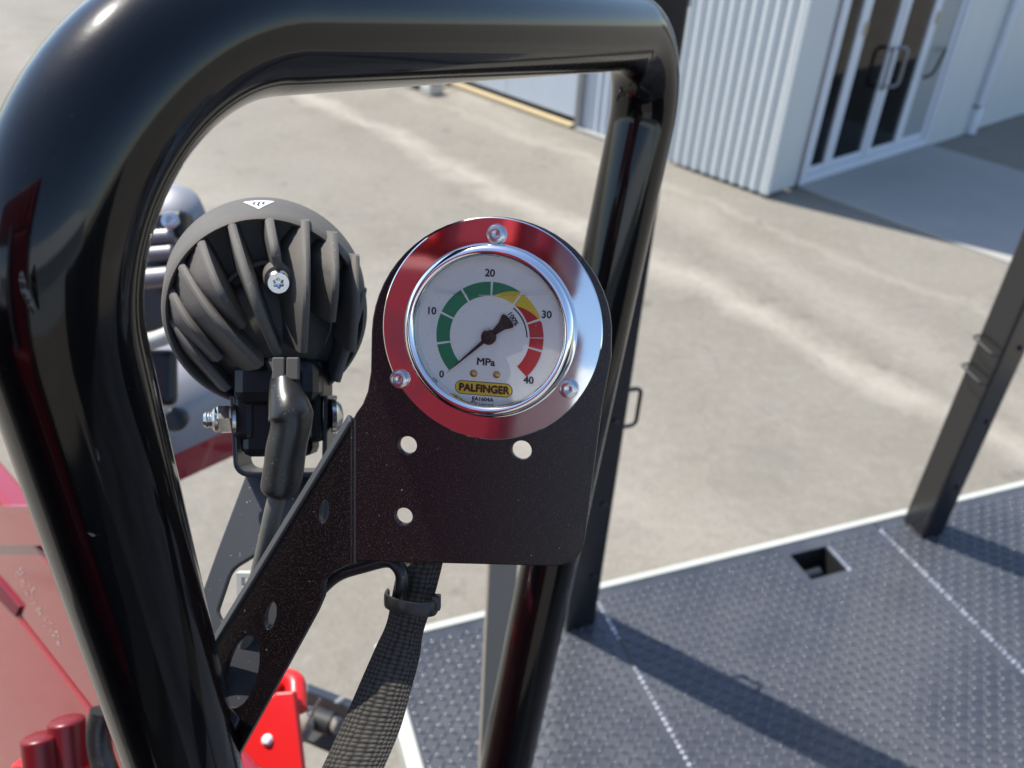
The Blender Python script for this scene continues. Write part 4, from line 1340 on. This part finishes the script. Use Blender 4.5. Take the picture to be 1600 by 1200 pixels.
f1 = [cbm.verts.new(v_) for v_ in cq]; f2 = [cbm.verts.new(v_ - nu * 0.006) for v_ in cq]
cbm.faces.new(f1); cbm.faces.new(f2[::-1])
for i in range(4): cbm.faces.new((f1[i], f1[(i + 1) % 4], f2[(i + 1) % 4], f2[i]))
obj('reflection_band', cbm, M['red_gloss'], boom, bevel=0.001)  # raised red plate standing in for a reflection on the boom
cbm = bmesh.new()
cq = [onplane(px, py, ra + nu * 0.0035, nu) for px, py in ((-40, 870), (0, 912), (30, 948), (24, 964), (-40, 900))]
f1 = [cbm.verts.new(v_) for v_ in cq]; f2 = [cbm.verts.new(v_ - nu * 0.006) for v_ in cq]
cbm.faces.new(f1); cbm.faces.new(f2[::-1])
for i in range(5): cbm.faces.new((f1[i], f1[(i + 1) % 5], f2[(i + 1) % 5], f2[i]))
obj('wear_pad', cbm, M['crane_red'], boom, bevel=0.001)
mk = bmesh.new()
rnd = random.Random(5)
for i in range(13):
    f = i / 12
    px, py = 24 + 66 * f, 892 + 112 * f
    for j in range(3):
        dx, dy = rnd.uniform(-4, 6), rnd.uniform(-6, 4)
        a_ = onplane(px + dx, py + dy, ra + nu * 0.0006, nu)
        b_ = onplane(px + dx + rnd.uniform(-2, 6), py + dy + rnd.uniform(-7, 5), ra + nu * 0.0006, nu)
        g_ = (b_ - a_).normalized().cross(nu) * 0.0006
        mk.faces.new([mk.verts.new(v_) for v_ in (a_ - g_, b_ - g_, b_ + g_, a_ + g_)])
obj('worn_lettering', mk, M['worn_white'], boom, smooth=False)['kind'] = 'stuff'

# control levers and hose in front of it
def lever(px, py, z, label, tilt):
    b_ = at(px + 8, py + 130, z)
    t_ = at(px - tilt, py, z)
    rt = empty('control_lever', b_, label, 'lever', 'red control levers at the lower left')
    obj('grip', tube(bmesh.new(), [t_ + (b_ - t_) * f for f in [0.6 * (k / 40) for k in range(41)]], lambda f: 0.0006 + 0.0125 * math.sqrt(max(0.0, 1 - (1 - min(1, f / 0.10)) ** 2)), 20), mat('dark red grip', (0.16, 0.006, 0.010), 0.35) if 'dark red grip' not in MATS else MATS['dark red grip'], rt)
    obj('rod', tube(bmesh.new(), [t_ + (b_ - t_) * 0.55, b_], 0.005, 10), M['steel'], rt)
lever(66, 1146, 0.62, 'dark red lever grip, shorter of the two at the lower left corner', 4)
lever(106, 1120, 0.63, 'dark red lever grip, taller of the two at the lower left corner', 3)
vbk = at(92, 1215, 0.68)
o = obj('valve_block', box(bmesh.new(), vbk, RIGHT, -DOWN, FWD, 0.062, 0.038, 0.04), M['red'], None, bevel=0.006)
thing(o, vbk); tag(o, 'bright red valve block under the two dark red levers', 'valve block')
hp = catmull([at(160, 1110, 0.60), at(154, 1140, 0.60), at(157, 1175, 0.60), at(170, 1215, 0.60), at(200, 1280, 0.62), at(240, 1400, 0.7)], 8)
o = obj('hydraulic_hose', tube(bmesh.new(), hp, 0.0085, 18), M['rubber'], None, angle=80)
thing(o, hp[-1]); tag(o, 'black hydraulic hose between the red boom and the left tube leg', 'hose')

# ------------------------------------------------------------------ crane gear behind the lamp, seen past the left tube
vb = empty('crane_winch_gear', at(262, 420, 0.85), 'dark and silver crane fittings half hidden between the left tube and the lamp', 'crane fitting')
obj('cap', lathe(bmesh.new(), at(262, 330, 0.90), -FWD - DOWN * 0.5, [(0.035, -0.03), (0.036, 0.0), (0.030, 0.010), (0.018, 0.016), (0, 0.018)], 32), M['silver_paint'], vb)
obj('block', box(bmesh.new(), at(252, 352, 0.87), RIGHT, -DOWN, FWD, 0.060, 0.028, 0.03), M['dark'], vb, bevel=0.006)
sw = bmesh.new(); socket_screw(sw, at(268, 345, 0.853), -FWD, 0.0088, 0.005, 0.5, 0.7, star=True)
obj('screw', sw, M['steel'], vb, angle=30)
for i, py in enumerate((368, 394, 432)):
    obj('spool', tube(bmesh.new(), [at(225, py + 4, 0.86), at(275 - 5 * i, py, 0.86)], 0.0085 if i < 2 else 0.011, 16), M['silver'], vb)
obj('block', box(bmesh.new(), at(245, 460, 0.90), RIGHT, -DOWN, FWD, 0.075, 0.09, 0.04), M['dark'], vb, bevel=0.008)
obj('pale_rim', tube(bmesh.new(), catmull([at(215, 536, 0.88), at(240, 532, 0.88), at(265, 522, 0.88), at(285, 505, 0.89), at(300, 480, 0.9)], 6), 0.009, 14), M['coaming'], vb)
# smooth fairing below
fo = at(300, 650, 0.95)
fa = empty('crane_fairing', fo, 'smooth silver and red crane cover behind the lamp, shaded by the left tube', 'crane cover')
bm = bmesh.new()
rows = []
prof_px = [(545, 0.98, 0.02), (585, 0.96, 0.0), (630, 0.94, -0.005), (680, 0.93, 0.0), (725, 0.925, 0.008), (770, 0.93, 0.03)]
for (py, z, bulge) in prof_px:
    row = []
    for k in range(9):
        f = k / 8
        px = 190 + 185 * f - (py - 545) * 0.02
        yy = py - 60 * f * (1 if py > 600 else 0.4) + (25 * (1 - f) if py > 700 else 0)
        row.append(bm.verts.new(at(px, yy, z + 0.10 * f * f + bulge)))
    rows.append(row)
geo = []
for i, (a, b) in enumerate(zip(rows, rows[1:])):
    for k in range(8):
        f = bm.faces.new((a[k], a[k + 1], b[k + 1], b[k]))
        f.material_index = 1 if i >= 4 else 0
bmesh.ops.solidify(bm, geom=bm.faces[:], thickness=0.006)
obj('cover', bm, [M['silver_paint'], M['red_gloss']], fa, angle=60)
obj('vent', box(bmesh.new(), at(252, 590, 0.925), RIGHT, -DOWN, FWD, 0.034, 0.062, 0.02), M['dark'], fa, bevel=0.008, seg=3)
obj('knob', lathe(bmesh.new(), at(274, 655, 0.905), -FWD + RIGHT * 0.3, [(0.013, -0.02), (0.013, 0.006), (0.010, 0.010), (0, 0.011)], 24), M['dark'], fa)

# ------------------------------------------------------------------ added unseen shed behind the operator: its sunlit roof brightens the gauge
sh_o = Vector((1.0, -12.0, 0))
shd = empty('reflector_shed', sh_o, 'added pale shed whose sunlit roof brightens the dial and gauge rim', 'shed')
for i in range(9):
    x0 = -12 + i * 2.9
    obj('wall_panel', abox(bmesh.new(), sh_o + Vector((x0, -0.05, 2.0)), (2.88, 0.1, 4.0)), M['wall'], shd, smooth=False, bevel=0.01)
rbm = bmesh.new()
rv = []
for i in range(261):
    xx = -13.6 + i * 0.105
    hgt = 0.05 if i % 3 == 0 else 0.0
    rv.append((rbm.verts.new(sh_o + Vector((xx, 0.5, 4.02 + hgt))), rbm.verts.new(sh_o + Vector((xx, -7.0, 7.4 + hgt)))))
for a_, b_ in zip(rv, rv[1:]): rbm.faces.new((a_[0], b_[0], b_[1], a_[1]))
obj('roof', rbm, M['wall'], shd, smooth=False)
obj('back_wall', abox(bmesh.new(), sh_o + Vector((-0.4, -7.0, 3.66)), (26.0, 0.1, 7.32)), M['wall'], shd, smooth=False)

# ------------------------------------------------------------------ the crane itself, standing behind the operator and mirrored in the chrome
cc = Vector((-0.68, -1.15, HD))
cr_ = empty('loader_crane', cc, 'red loader crane column and folded boom mirrored in the gauge rim', 'crane')
obj('column', abox(bmesh.new(), cc + Z * 0.89 - X * 0.01, (0.62, 0.5, 1.78)), M['crane_red'], cr_, bevel=0.04, seg=3)
obj('boom', abox(bmesh.new(), cc + Vector((-0.38, 0.1, 1.98)), (1.4, 0.26, 0.40)), M['crane_red'], cr_, bevel=0.03, seg=3)
for k in range(5):
    obj('boom_rib', abox(bmesh.new(), cc + Vector((-0.45 + 0.17 * k, 0.24, 1.98)), (0.03, 0.03, 0.36)), M['red'], cr_, bevel=0.006)
obj('slew_housing', abox(bmesh.new(), cc + Vector((-0.20, 0.12, 0.50)), (1.0, 0.55, 1.0)), M['crane_red'], cr_, bevel=0.08, seg=4)
obj('cylinder', tube(bmesh.new(), [cc + Vector((0.1, 0.35, 0.4)), cc + Vector((-0.25, 0.3, 1.8))], 0.06, 20), M['silver'], cr_)
obj('added_oil_tank', abox(bmesh.new(), Vector((-1.25, -0.55, 2.0)), (0.6, 0.8, 1.3)), M['dark'], cr_, bevel=0.05, seg=3)  # unseen dark box added so the tube mirrors black instead of ground
obj('added_base_frame', abox(bmesh.new(), Vector((-1.05, -0.45, 1.24)), (1.0, 0.95, 0.2)), M['dark'], cr_, bevel=0.02)  # also added out of view, to deepen the tube's reflection
obj('deck_base', abox(bmesh.new(), cc + Vector((0.3, -0.1, -0.1)), (2.2, 1.0, 0.18)), M['hole'], cr_, bevel=0.01)
